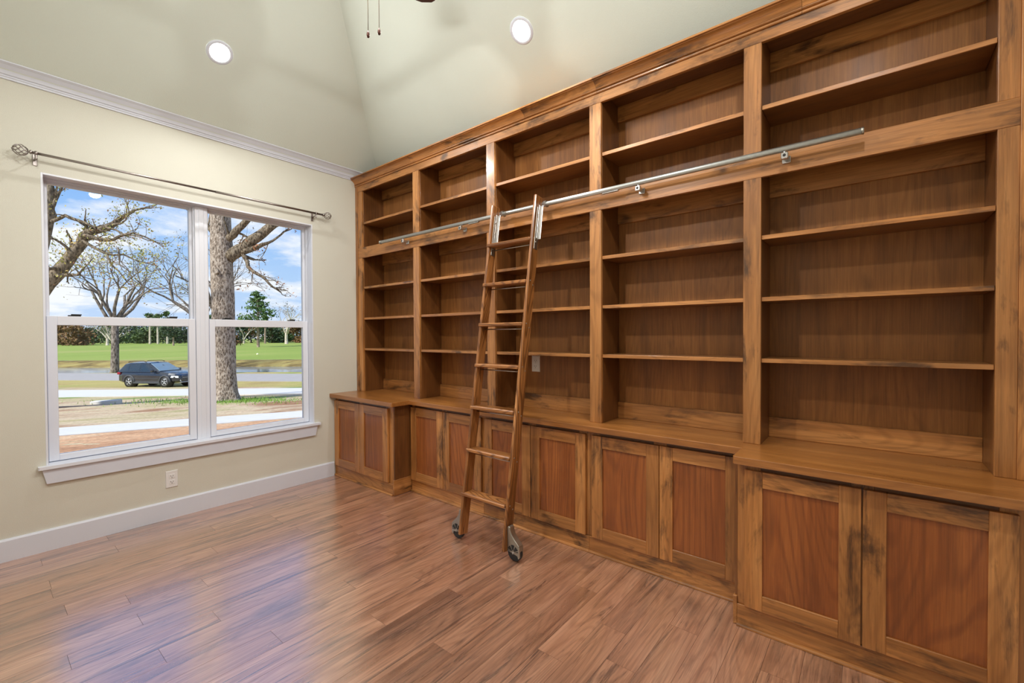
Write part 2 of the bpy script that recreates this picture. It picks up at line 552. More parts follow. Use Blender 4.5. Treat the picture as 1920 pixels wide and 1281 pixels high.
def build_window():
    V = M['vinyl']
    # stool and apron
    m = MB()
    m.prism([(-2.1262, 0), (-2.1262, -.030), (-2.122, -.036), (-.389, -.036), (-.385, -.030), (-.385, 0), (OX1, 0), (OX1, .112), (OX0, .112), (OX0, 0)], .4965, .5152, 'z')
    st = struct(m.build('trim_4', V), 'white window stool below the sashes', 'window sill')
    m = MB(); m.prism([(-2.110, .4965), (-.408, .4965), (-.430, .4060), (-2.0900, .4060)], -.019, 0, 'y')
    struct(m.build('trim_5', M['trim']), 'white sloped-end apron under the window stool', 'apron')
    # reveal lining
    j = struct(box('trim_6', (OX0, -.0015, .5152), (OX0 + .010, .165, OZ1), V, bev=.001), 'white window reveal, left side', 'window reveal')
    struct(box('trim_7', (OX1 - .010, -.0015, .5152), (OX1, .165, OZ1), V, bev=.001), 'white window reveal, right side', 'window reveal')
    struct(box('trim_8', (OX0 + .010, -.0015, OZ1 - .010), (OX1 - .010, .165, OZ1), V, bev=.001), 'white window reveal, head', 'window reveal')
    mu = box('trim_9', (-1.2945, .068, .5152), (-1.2125, .160, OZ1 - .010), V, bev=.002)
    struct(mu, 'white mullion between the two windows', 'mullion')
    box('mullion_rib', (-1.270, .064, .5152), (-1.237, .070, OZ1 - .010), V, mu, .002)

    def unit(name, label, x0, x1, glass_lo, glass_up):
        t = link(name, None, None, (x0, .11, OZ0)); struct(t, label, 'window')
        zt = OZ1 - .010
        for nm, lo, hi in (('frame_jamb', (x0, .085, OZ0), (x0 + .008, .16, zt)), ('frame_jamb', (x1 - .008, .085, OZ0), (x1, .16, zt)),
                           ('frame_head', (x0 + .008, .085, zt - .010), (x1 - .008, .16, zt)), ('frame_sill', (x0 + .008, .112, OZ0 - .012), (x1 - .008, .17, .520))):
            box(nm, lo, hi, V, t, .001)

        def sash(nm, ax0, ax1, az0, az1, g, y0, y1):
            gx0, gx1, gz0, gz1 = g
            yg = (y0 + y1) / 2
            s = box(nm, (gx0 - .004, yg - .002, gz0 - .004), (gx1 + .004, yg + .002, gz1 + .004), M['glass'], t, 0)
            s['label'] = 'clear glass pane in white sash'
            box('sash_stile', (ax0, y0, az0), (gx0, y1, az1), V, s, .0025)
            box('sash_stile', (gx1, y0, az0), (ax1, y1, az1), V, s, .0025)
            box('sash_rail', (gx0, y0, az0), (gx1, y1, gz0), V, s, .0025)
            box('sash_rail', (gx0, y0, gz1), (gx1, y1, az1), V, s, .0025)
            return s
        lo = sash('lower_sash', x0 + .006, x1 - .002, .5200, 1.424, glass_lo, .075, .111)
        sash('upper_sash', x0 + .008, x1 - .004, 1.375, zt - .004, glass_up, .116, .150)
        w = x1 - x0
        for k in (.17, .82):
            xc = x0 + w * k
            l = MB(); l.box((xc - .030, .086, 1.424), (xc + .030, .108, 1.432), .002); l.box((xc - .016, .090, 1.432), (xc + .034, .100, 1.439), .002)
            l.build('sash_lock', M['dark'], t, fix=False)
        return t
    unit('window_1', 'white double-hung window on the left of the pair', -2.0788, -1.2945, (-2.026, -1.340, .558, 1.367), (-2.054, -1.319, 1.412, 2.249))
    unit('window_2', 'white double-hung window on the right of the pair', -1.2125, -.4400, (-1.168, -.487, .558, 1.367), (-1.203, -.465, 1.412, 2.249))


build_window()

# ------------------------------------------------------------------ bookcase
CT = .7625
RB, RT, TOP = 2.031, 2.1295, 2.6635
STI = [(-.1036, -.035), (-.9412, -.8649), (-1.7805, -1.7041), (-2.6198, -2.5435), (-3.4587, -3.3831), (-4.276, -4.2203)]


def build_bookcase():
    t = thing('bookcase', 'tall knotty alder built-in bookcase of five bays along the right wall', 'bookcase', (.12, -2.16, CT))
    az, ay = M['alder_z'], M['alder_y']
    FX0, FX1 = 0., .019
    box('scribe_strip', (-.006, -.035, CT), (FX1, -.001, 2.722), az, t)
    box('scribe_strip', (-.006, YF + .001, CT), (FX1, -4.276, 2.722), az, t)
    for (y0, y1) in STI:
        box('stile', (FX0, y0, CT), (FX1, y1, RB), az, t)
        box('stile', (FX0, y0, RT), (FX1, y1, TOP), az, t)
    box('middle_rail', (FX0 - .001, -4.276, RB), (FX1, -.035, RT), ay, t)
    box('top_rail', (FX0 - .001, -4.276, TOP), (FX1, -.035, 2.735), ay, t)
    side = [(-.1036, -.001)] + STI[1:5] + [(YF + .001, -4.2203)]
    for (y0, y1) in side:
        box('divider', (FX1, y0, CT), (.24, y1, 2.739), M['sidewood_z'], t)
    for i in range(5):
        y1, y0 = STI[i][0], STI[i + 1][1]
        box('back_panel', (.24, y0, CT), (.252, y1, 2.739), M['back'], t, 0)
        for z0, z1 in ((CT, .864), (1.985, 2.107), (2.623, 2.719)):
            box('back_rail', (.222, y0, z0), (.24, y1, z1), ay, t)
        box('deck', (FX1, y0, 2.108), (.24, y1, 2.127), M['shelfwood_y'], t)
        box('deck', (FX1, y0, 2.720), (.24, y1, 2.739), M['sidewood_y'], t)
        for z in (2.370, 1.758, 1.465, 1.173):
            s = box('shelf', (.018, y0 + .001, z - .019), (.2395, y1 - .001, z), M['shelfwood_y'], t)
            box('shelf_edge', (.012, y0 + .001, z - .0195), (.018, y1 - .001, z + .0004), ay, s)
    # crown
    prof = [(0., 2.718), (-.009, 2.718), (-.012, 2.721), (-.013, 2.726), (-.010, 2.730), (-.005, 2.7315), (-.005, 2.7335), (-.012, 2.735), (-.0165, 2.738), (-.0165, 2.742), (-.013, 2.745), (-.009, 2.7455)]
    for i in range(9):
        q = i / 8.
        prof.append((-.012 - .040 * (q * .45 + .55 * (1 - math.cos(q * PI / 2))), 2.747 + .029 * (q * .5 + .5 * math.sin(q * PI / 2))))
    prof += [(-.052, 2.7785), (-.063, 2.780), (-.063, 2.7895), (.02, 2.7895), (.02, 2.718)]
    L_ = [0., -.86, -2.06, -2.595, -3.62, YF]
    for a, b in zip(L_[:-1], L_[1:]):
        m = MB(); m.prism(prof, b + .0006, a - .0006, 'y')
        m.build('crown_moulding', ay, t)
    return t


build_bookcase()

# countertop with a forward step at each end
m = MB()
m.prism([(.239, -.0006), (.239, YF + .0006), (-.288, YF + .0006), (-.288, -3.409), (-.281, -3.402), (-.115, -3.402), (-.115, -.945), (-.281, -.945), (-.288, -.938), (-.288, -.0006)], .7275, CT - .0005, 'z')
ctop = m.build('countertop', M['counter'])
bv = ctop.modifiers.new('soft_edge', 'BEVEL'); bv.width = .003; bv.segments = 2; bv.limit_method = 'ANGLE'
tag(ctop, 'long stained wood countertop stepped forward at both ends', 'countertop')


def door(parent, xf, y1, y0):
    """shaker door, outer face at x = xf, from y0 (smaller) to y1"""
    S = .069
    z0, z1 = .0985, .7005
    d = box('door', (xf + .009, y0 + S - .006, z0 + S - .006), (xf + .015, y1 - S + .006, z1 - S + .006), M['panel'], parent, 0)
    box('door_stile', (xf, y0, z0), (xf + .019, y0 + S, z1), M['alder_z'], d, .0015)
    box('door_stile', (xf, y1 - S, z0), (xf + .019, y1, z1), M['alder_z'], d, .0015)
    box('door_rail', (xf + .0003, y0 + S, z0), (xf + .019, y1 - S, z0 + S), M['alder_y'], d, .0012)
    box('door_rail', (xf + .0003, y0 + S, z1 - S), (xf + .019, y1 - S, z1), M['alder_y'], d, .0012)


def cabinet(label, y1, y0, xf, doors, stiles, end=None):
    """base cabinet: xf = outer door face; frame 20 mm behind it"""
    fx = xf + .0205
    t = thing('base_cabinet', label, 'cabinet', (fx + .15, (y0 + y1) / 2, 0), 'base cabinets under the bookcase')
    box('carcass', (fx + .019, y0 + .0005, .002), (.238, y1 - .0005, .727), M['sidewood_z'], t, 0)
    for (a, b) in stiles:
        box('frame_stile', (fx, b, .096), (fx + .0188, a, .727), M['alder_z'], t)
    ys = sorted({v for s in stiles for v in s})
    for (a, b), (c, d) in zip(stiles[:-1], stiles[1:]):
        box('frame_rail', (fx + .0006, c, .655), (fx + .0188, b, .727), M['sidewood_y'], t)
        box('frame_rail', (fx + .0006, c, .096), (fx + .0188, b, .150), M['sidewood_y'], t)
    for (a, b) in doors:
        door(t, xf, a, b)
    ey0 = y0 + .0005; ey1 = y1 - .0005
    box('skirting', (fx - .009, ey0, .002), (fx + .0188, ey1, .095), M['alder_y'], t)
    m = MB(); q = [(fx - .009, .001), (fx - .021, .001), (fx - .0205, .007), (fx - .017, .012), (fx - .009, .014)]
    m.prism(q, ey0, ey1, 'y'); m.build('shoe_moulding', M['alder_y'], t)
    if end is not None:
        s = end  # +1 exposed toward smaller y, -1 toward larger y
        ye = y0 if s > 0 else y1
        xr = -.062
        box('end_panel', (fx + .002, ye - .0002 * s, .096), (xr, ye - .011 * s, .727), M['sidewood_z'], t)
        box('end_skirting', (fx - .009, ye - .0002 * s, .002), (xr, ye - .016 * s, .127), M['alder_x'], t)
    return t


XB, XC = -.2485, -.0735
cabinet('stained base cabinet in the window corner, stepped forward, two doors', -.001, -.885, XB, [(-.014, -.421), (-.4255, -.8325)], [(-.001, -.06), (-.40, -.446), (-.79, -.885)], 1)
cabinet('recessed base cabinet second from the window, left of the ladder', -.903, -1.7185, XC, [(-.906, -1.2965), (-1.3005, -1.702)], [(-.903, -.935), (-1.27, -1.327), (-1.66, -1.7185)])
cabinet('recessed base cabinet behind the foot of the ladder', -1.7185, -2.5705, XC, [(-1.737, -2.1415), (-2.1455, -2.5505)], [(-1.7185, -1.79), (-2.11, -2.177), (-2.50, -2.5705)])
cabinet('recessed base cabinet right of the ladder, beside the forward end cabinet', -2.5705, -3.392, XC, [(-2.594, -2.9945), (-2.9985, -3.391)], [(-2.5705, -2.64), (-2.96, -3.03), (-3.35, -3.392)])
cabinet('stained base cabinet nearest the viewer, stepped forward, two doors', -3.410, YF + .002, XB, [(-3.4415, -3.8415), (-3.8465, -4.243)], [(-3.410, -3.50), (-3.81, -3.88), (-4.20, -4.322)], -1)


# ------------------------------------------------------------------ ladder rail
def build_rail():
    t = thing('ladder_rail', 'long grey metal tube rail across the bookcase for the ladder', 'rail', (-.055, -2.16, 2.09))
    x, z = -.055, 2.119
    m = MB(); m.tube([(x, -.492, z), (x, -3.832, z)], .0137, 20); m.build('tube', M['steel'], t)
    for a, b in ((-.492, -.478), (-3.832, -3.840)):
        m = MB(); m.tube([(x, a, z), (x, b, z)], .0165 if a > -1 else .0145, 20); m.build('end_cap', M['pewter'], t)
    for y in (-.803, -1.492, -2.183, -2.8745, -3.5615):
        m = MB()
        m.box((-.0675, y - .014, 2.074), (-.045, y + .014, 2.101), .003)
        m.box((-.045, y - .009, 2.080), (0, y + .009, 2.096), .002)
        m.box((-.010, y - .017, 2.070), (-.001, y + .017, 2.100), .002)
        m.tube([(-.055, y, 2.095), (-.055, y, 2.108)], .006, 8)
        b = m.build('bracket', M['chrome'], t, fix=False)
        m = MB(); m.tube([(-.0672, y, 2.0875), (-.0688, y, 2.0875)], .0065, 12); m.build('socket', M['dark'], b)
    for y in (-1.63, -2.71):
        box('joint_plate', (-.064, y - .05, 2.099), (-.047, y + .05, 2.1055), M['chrome'], t, .002)


build_rail()


# ------------------------------------------------------------------ ladder
def build_ladder():
    th = math.atan(.1562)
    root = thing('library_ladder', 'oak rolling library ladder leaning against the bookcase', 'ladder', (-.470, 0, .05))
    root.rotation_euler = (0, th, 0)
    WM = Matrix.Translation((-.470, 0, .05)) @ Matrix.Rotation(th, 4, 'Y')
    WORLD[root.name] = WM
    YA, YB_ = -1.874, -2.248
    TH = .0195
    Ln = 2.1436

    def local(mb, name, mat, parent=root, fix=True):
        o = mb.build(name, mat, None, fix)
        o.parent = parent
        WORLD[o.name] = WM
        return o
    rails = []
    for (a, b) in ((YA, YA - TH), (YB_ + TH, YB_)):
        m = MB(); m.box((0, b, 0), (.0725, a, Ln), .005)
        rails.append(local(m, 'side_rail', M['oak_z'], fix=False))
    zs = [1.897, 1.632, 1.369, 1.108, .842, .577, .309]
    for z in zs:
        xf = -.470 + (z - .05) * .1562
        m = MB(); m.box((xf - .008, YB_ + TH - .001, z - .022), (xf + .076, YA - TH + .001, z), .006)
        step = m.build('step', M['oak_y'], root, fix=False)
        m = MB(); m.box((xf - .012, YB_ + TH - .001, z - .021), (xf - .004, YA - .002, z - .001), .004)
        m.build('nosing', M['oak_y'], step, fix=False)
        m = MB(); m.tube([(xf + .040, YB_ + TH, z - .040), (xf + .040, YA - TH, z - .040)], .0035, 8); m.build('support_rod', M['chrome'], root)
        for dx, dz in ((.020, -.008), (.045, -.034)):
            m = MB(); m.lathe([(0, -.0022), (.003, -.0022), (.0045, -.0008), (.0048, 0)], (xf + dx, YB_, z + dz), 'y', 8)
            m.build('screw', M['pewter'], root)
    # top hooks over the tube
    for ya in (YA - TH, YB_):
        m = MB(); m.box((.022, ya - .004, Ln - .345), (.058, ya, Ln - .075), .0015)
        h = local(m, 'hook_plate', M['pewter'], fix=False)
        m = MB()
        m.box((.0585, ya - .018, Ln - .275), (.0635, ya - .001, Ln - .055), .0015)
        m.box((.036, ya - .006, Ln - .275), (.0585, ya - .002, Ln - .060), .0015)
        o = local(m, 'hook_strap', M['chrome'], h, fix=False)
        m = MB()
        pts = [(-.055 + .019 * math.cos(PI - PI * k / 8), ya - .0125, 2.119 + .019 * math.sin(PI * k / 8)) for k in range(9)]
        pts = [(-.074, ya - .0125, 2.10)] + pts + [(-.036, ya - .0125, 2.105)]
        for p, q in zip(pts[:-1], pts[1:]):
            d = Vector(q) - Vector(p); n = Vector((-d.z, 0, d.x)).normalized() * .0022
            p, q = Vector(p), Vector(q); w = Vector((0, .0105, 0))
            vs = [p + n + w, q + n + w, q + n - w, p + n - w, p - n + w, q - n + w, q - n - w, p - n - w]
            m.add(vs, [(0, 1, 2, 3), (7, 6, 5, 4), (0, 4, 5, 1), (3, 2, 6, 7), (0, 3, 7, 4), (1, 5, 6, 2)])
        m.build('hook', M['chrome'], h)
        for k in (.30, .12):
            m = MB(); m.lathe([(0, -.0035), (.004, -.003), (.005, 0)], (.034, ya - .004, Ln - k), 'y', 10)
            local(m, 'bolt', M['chrome'], h)
    # wheels: rubber roller in a sculpted bracket on the outer face of each rail
    for yo, s in ((YB_, -1), (YA, 1)):
        xm = -.418
        def P(o, z): return (yo + s * o, z)
        out = [P(.001, .052), P(.001, .188), P(.010, .196), P(.021, .190)]
        for k in range(1, 8):
            q = k / 8.
            out.append(P(.021 + .062 * q ** 1.5, .190 - .088 * q ** .75))
        out += [P(.084, .098), P(.088, .088), P(.089, .036), P(.080, .022), P(.074, .040), P(.012, .052)]
        m = MB(); m.prism(out if s > 0 else out[::-1], xm - .020, xm + .020, 'x')
        br = m.build('wheel_bracket', M['pewter'], root)
        b2 = br.modifiers.new('soft_edge', 'BEVEL'); b2.width = .004; b2.segments = 2; b2.limit_method = 'ANGLE'; b2.angle_limit = math.radians(50)
        yc, zc = yo + s * .044, .049
        m = MB(); m.lathe([(.030, -.011), (.046, -.011), (.048, -.008), (.048, .008), (.046, .011), (.030, .011)], (xm, yc, zc), 'x', 28)
        m.build('wheel', M['black'], br)
        for a0, a1, r0, r1 in ((20, 58, .011, .040), (68, 104, .011, .042), (114, 152, .011, .040), (160, 169, .015, .038), (4, 12, .015, .038)):
            m = MB()
            n = 5
            poly = [(yc + r0 * math.cos(math.radians(a0 + (a1 - a0) * k / n)), zc + .006 + r0 * math.sin(math.radians(a0 + (a1 - a0) * k / n))) for k in range(n + 1)]
            poly += [(yc + r1 * math.cos(math.radians(a1 - (a1 - a0) * k / n)), zc + .006 + r1 * math.sin(math.radians(a1 - (a1 - a0) * k / n))) for k in range(n + 1)]
            m.prism(poly, xm - .0206, xm - .0195, 'x')
            m.build('spoke_opening', M['black'], br)
        m = MB(); m.lathe([(0, -.0245), (.004, -.0245), (.005, -.0235), (.006, -.020)], (xm, yc, zc + .002), 'x', 12)
        m.build('axle_bolt', M['chrome'], br)


build_ladder()


# ------------------------------------------------------------------ curtain rod
def build_curtain_rod():
    y, z = -.075, 2.368
    t = thing('curtain_rod', 'thin brushed metal curtain rod with caged finials above the window', 'curtain rod', (-1.27, 0, z))
    m = MB(); m.tube([(-2.128, y, z), (-1.2, y, z)], .0075, 14); m.build('rod', M['rodmetal'], t)
    m = MB(); m.tube([(-1.2, y, z), (-.372, y, z)], .0088, 14); m.build('rod', M['rodmetal'], t)
    for xe, s in ((-2.128, -1), (-.372, 1)):
        m = MB()
        m.lathe([(.006, 0), (.012, s * .002), (.012, s * .008), (.006, s * .012), (.008, s * .016), (.004, s * .020)], (xe, y, z), 'x', 14)
        for k in range(7):
            pts = []
            for i in range(11):
                q = i / 10.
                r = .031 * math.sin(PI * (.05 + .90 * q)) ** .62
                a = 2 * PI * k / 7 + q * 2.2
                pts.append((xe + s * (.016 + .060 * q), y + r * math.cos(a), z + r * math.sin(a)))
            m.tube(pts, .0026, 6)
        m.lathe([(.0, s * .070), (.006, s * .072), (.006, s * .078), (0, s * .082)], (xe, y, z), 'x', 10)
        m.build('finial', M['rodmetal'], t)
    for xb in (-2.112, -.432):
        m = MB()
        m.lathe([(.0125, -.006), (.0125, .006)], (xb, y, z), 'x', 14)
        m.tube([(xb, y, z - .008), (xb, -.045, z - .020), (xb, -.004, z - .022)], .0045, 8)
        m.box((xb - .010, -.005, z - .055), (xb + .010, -.0005, z + .012), .002)
        b = m.build('bracket', M['rodmetal'], t)
        m = MB(); m.lathe([(.004, -.038), (.0065, -.034), (.0065, -.026), (.004, -.020), (.0075, -.012), (.004, -.008)], (xb, y, z), 'z', 10)
        m.build('set_screw', M['rodmetal'], b)


build_curtain_rod()


# ------------------------------------------------------------------ power outlets
def outlet(label, origin, u, n):
    """origin = centre on the surface, u = horizontal direction along it, n = outward normal"""
    t = thing('power_outlet', label, 'outlet', origin, 'white duplex power outlets')
    o = Vector(origin); u = Vector(u); n = Vector(n); w = Vector((0, 0, 1))

    def slab(name, cu, cw, hu, hw, n0, n1, mat, parent, ins=0.):
        m = MB(); v = []
        for nn, k in ((n0, 0.), (n1, ins)):
            for a, b in ((-1, -1), (1, -1), (1, 1), (-1, 1)):
                v.append(o + u * (cu + a * (hu - k)) + w * (cw + b * (hw - k)) + n * nn)
        m.add(v, [(3, 2, 1, 0), (4, 5, 6, 7), (0, 1, 5, 4), (1, 2, 6, 5), (2, 3, 7, 6), (3, 0, 4, 7)])
        return m.build(name, mat, parent)
    slab('cover_plate', 0, 0, .0362, .0595, .0003, .0055, M['plate'], t, .003)
    for s in (-1, 1):
        r = slab('receptacle', 0, s * .0205, .017, .0145, .005, .0072, M['plate'], t, .001)
        for du, hh in ((-.0065, .005), (.0065, .0042)):
            slab('slot', du, s * .0205 + .003, .0012, hh, .0070, .0075, M['dark'], r)
        slab('slot', 0, s * .0205 - .0075, .0024, .0024, .0070, .0075, M['dark'], r)
    slab('screw', 0, 0, .0025, .0025, .005, .0062, M['steel'], t, .0005)


outlet('white power outlet on the wall below the window', (-1.475, 0, .278), (1, 0, 0), (0, -1, 0))
outlet('white power outlet on the bookcase back behind the ladder', (.24, -1.965, 1.082), (0, 1, 0), (-1, 0, 0))


# ------------------------------------------------------------------ ceiling lights and fan
def downlight(label, p, nrm):
    n = Vector(nrm).normalized()
    t = thing('recessed_light', label, 'ceiling light', p, 'recessed ceiling lights')
    q = n.to_track_quat('Z', 'Y').to_matrix().to_4x4()
    Mx = Matrix.Translation(p) @ q

    def put(mb, name, mat):
        for i, v in enumerate(mb.v): mb.v[i] = tuple(Mx @ Vector(v))
        return mb.build(name, mat, t)
    m = MB(); m.lathe([(.058, .0035), (.062, .006), (.070, .006), (.077, .003), (.078, .0005)], (0, 0, 0), 'z', 32, caps=False); put(m, 'trim_ring', M['trim'])
    m = MB(); m.lathe([(0, .0028), (.0585, .0028)], (0, 0, 0), 'z', 32, caps=False); put(m, 'lens', M['lens'])
    ld = bpy.data.lights.new('lamp', 'AREA'); ld.shape = 'DISK'; ld.size = .115; ld.energy = DOWNLIGHT_W; ld.color = (1., .975, .94)
    lo = bpy.data.objects.new('lamp', ld); COL.objects.link(lo)
    lo.parent = t; lo.matrix_parent_inverse = wm(t).inverted()
    lo.matrix_basis = Matrix.Translation(Vector(p) + n * .008) @ (-n).to_track_quat('Z', 'Y').to_matrix().to_4x4()
    return t


def slope_pt(x, y):
    return (x, y, ZW + PITCH * min(-y, y - YF, XR - x, x - XL))


XM, YM = (XR + XL) / 2, (YB + YF) / 2
downlight('lit round recessed light in the ceiling slope above the window', slope_pt(-1.293, -.492), (0, -PITCH, -1))
downlight('lit round recessed light in the ceiling slope above the bookcase', slope_pt(-.192, -2.180), (-PITCH, 0, -1))
downlight('lit round recessed light in the ceiling slope above the left wall', slope_pt(XL + .477, YM), (PITCH, 0, -1))
downlight('lit round recessed light in the ceiling slope above the wall behind the viewer', slope_pt(XM, YF + .49), (0, PITCH, -1))


def build_fan():
    t = thing('ceiling_fan', 'bronze ceiling fan with two pull chains hanging from the vault', 'ceiling fan', (XM, YM, ZW + PITCH * (XR - XL) / 2))
    zr = ZW + PITCH * (XR - XL) / 2
    zb = 3.20
    m = MB(); m.lathe([(.07, zr - .02), (.065, zr - .09), (.02, zr - .13)], (XM, YM, 0), 'z', 20); m.build('canopy', M['bronze'], t)
    m = MB(); m.tube([(XM, YM, zr - .10), (XM, YM, zb + .12)], .012, 12); m.build('downrod', M['bronze'], t)
    m = MB(); m.lathe([(.03, zb + .14), (.09, zb + .11), (.12, zb + .05), (.12, zb - .03), (.09, zb - .07), (.06, zb - .08)], (XM, YM, 0), 'z', 28); m.build('motor_housing', M['bronze'], t)
    a0 = math.radians(25)
    for k in range(5):
        a = a0 + k * 2 * PI / 5
        ca, sa = math.cos(a), math.sin(a)
        def W3(r, w, h): return (XM + r * ca - w * sa, YM + r * sa + w * ca, zb + h)
        prof = [(.18, -.050), (.30, -.062), (.60, -.070), (.645, -.060), (.662, -.030), (.662, .030), (.645, .060), (.60, .070), (.30, .062), (.18, .050)]
        m = MB()
        lo = [W3(r, w, w * .20 - .003) for r, w in prof]; hi = [W3(r, w, w * .20 + .003) for r, w in prof]
        n = len(prof)
        m.add(lo + hi, [tuple(range(n))[::-1], tuple(range(n, 2 * n))] + [(i, (i + 1) % n, (i + 1) % n + n, i + n) for i in range(n)])
        bl = m.build('blade', M['blade'], t)
        m = MB(); m.add([W3(.10, -.02, -.012), W3(.22, -.035, -.014), W3(.22, .035, 0), W3(.10, .02, -.004), W3(.10, -.02, -.006), W3(.22, -.035, -.008), W3(.22, .035, .006), W3(.10, .02, .002)],
                        [(0, 1, 2, 3), (7, 6, 5, 4), (0, 4, 5, 1), (1, 5, 6, 2), (2, 6, 7, 3), (3, 7, 4, 0)])
        m.build('blade_iron', M['bronze'], bl)
    m = MB(); m.lathe([(.06, zb - .08), (.075, zb - .09), (.075, zb - .12), (.10, zb - .125)], (XM, YM, 0), 'z', 24); m.build('light_fitter', M['bronze'], t)
    prof = [(.112, zb - .125)] + [(.125 * math.cos(q * PI / 16), zb - .135 - .085 * math.sin(q * PI / 16)) for q in range(8)] + [(0, zb - .220)]
    m = MB(); m.lathe(prof, (XM, YM, 0), 'z', 24); m.build('glass_bowl', M['globe'], t)
    for (x, y, z) in ((-1.257, -2.16, 2.606), (-1.201, -2.16, 2.647)):
        m = MB(); m.tube([(x, y, zb - .11), (x, y, z + .012)], .0015, 6); c = m.build('pull_chain', M['bronzechain'], t)
        m = MB(); m.lathe([(0, .016), (.003, .014), (.0065, .002), (.0072, -.006), (.005, -.014), (0, -.017)], (x, y, z), 'z', 12); m.build('bob', M['bronze'], c)


build_fan()


# ------------------------------------------------------------------ outside: ground falling away to a road, a pond and a fairway
EO = Vector((CAM.x, CAM.y)); EA = Vector((.63192, -.77503)); EB = Vector((.77503, .63192))   # a runs along the road, b away from the house
GK = [(-30, -.45), (3, -.45), (8.5, -.78), (19, -1.38), (24, -1.62), (27, -1.82), (28.4, -1.97), (30.2, -2.15), (32, -2.22), (44, -2.25), (46.5, -2.52), (54, -2.52), (57, -1.88), (59, -1.82), (70, -1.75), (110, -1.45), (160, -1.2), (420, -.9)]


def gz(b):
    for (b0, z0), (b1, z1) in zip(GK[:-1], GK[1:]):
        if b <= b1: return z0 + (z1 - z0) * max(0., (b - b0) / (b1 - b0))
    return GK[-1][1]


def ew(a, b, z=None):
    p = EO + EA * a + EB * b
    return (p.x, p.y, gz(b) if z is None else z)


def ground_mat(name, cols, scale, rough=.95, detail=8, stretch=1., bump=.4):
    """ground cover: colours laid out by noise in patches; cols = [(position, colour)]"""
    m, nt, b = new_mat(name)
    N = nt.nodes.new; L = nt.links.new
    tc = N('ShaderNodeTexCoord'); mp = N('ShaderNodeMapping')
    mp.inputs['Rotation'].default_value = (0, 0, math.atan2(.77503, .63192))
    mp.inputs['Scale'].default_value = (stretch, 1, 1)
    L(tc.outputs['Object'], mp.inputs['Vector'])
    nz = N('ShaderNodeTexNoise'); nz.inputs['Scale'].default_value = scale; nz.inputs['Detail'].default_value = detail; nz.inputs['Roughness'].default_value = .62; nz.inputs['Distortion'].default_value = .5
    L(mp.outputs[0], nz.inputs['Vector'])
    rp = N('ShaderNodeValToRGB'); e = rp.color_ramp.elements
    e[0].position, e[0].color = cols[0]; e[1].position, e[1].color = cols[-1]
    for p, c in cols[1:-1]:
        k = e.new(p); k.color = c
    L(nz.outputs['Fac'], rp.inputs[0])
    fn = N('ShaderNodeTexNoise'); fn.inputs['Scale'].default_value = 14.; fn.inputs['Detail'].default_value = 6
    L(tc.outputs['Object'], fn.inputs['Vector'])
    mr = N('ShaderNodeMapRange'); mr.inputs['From Min'].default_value = .25; mr.inputs['From Max'].default_value = .75; mr.inputs['To Min'].default_value = .72; mr.inputs['To Max'].default_value = 1.25
    L(fn.outputs['Fac'], mr.inputs['Value'])
    sc = N('ShaderNodeVectorMath'); sc.operation = 'SCALE'
    L(rp.outputs[0], sc.inputs[0]); L(mr.outputs[0], sc.inputs['Scale']); L(sc.outputs[0], b.inputs['Base Color'])
    b.inputs['Roughness'].default_value = rough
    b.inputs['Specular IOR Level'].default_value = .2
    bp = N('ShaderNodeBump'); bp.inputs['Strength'].default_value = bump; bp.inputs['Distance'].default_value = .05
    L(fn.outputs['Fac'], bp.inputs['Height']); L(bp.outputs[0], b.inputs['Normal'])
    return m


SAND, STRAW, DIRT, GRASS = lin(196, 176, 146), lin(172, 158, 116), lin(150, 112, 82), lin(112, 134, 62)
M['yard'] = ground_mat('sandy_yard', [(.38, DIRT), (.48, SAND), (.57, STRAW), (.64, GRASS)], .42, stretch=.45)
M['verge'] = ground_mat('dry_verge', [(.30, lin(150, 128, 84)), (.5, lin(172, 158, 98)), (.7, lin(136, 146, 74))], .35, stretch=.4)
M['bank'] = ground_mat('weedy_bank', [(.30, lin(76, 62, 40)), (.5, lin(140, 122, 72)), (.7, lin(164, 152, 92))], .6, stretch=.6)
M['fairway'] = ground_mat('fairway_grass', [(.30, lin(122, 142, 60)), (.5, lin(136, 152, 70)), (.72, lin(160, 156, 94))], .045, stretch=.35, bump=.1)
M['path'] = plain('pale_concrete', lin(204, 201, 194), .9, noise=.05, nscale=4)
M['asphalt'] = plain('worn_asphalt', lin(160, 155, 150), .9, noise=.08, nscale=3)
M['water'] = plain('pond_water', lin(120, 132, 142), .10, bump=.25, bscale=2.5, noise=.04, nscale=.5)


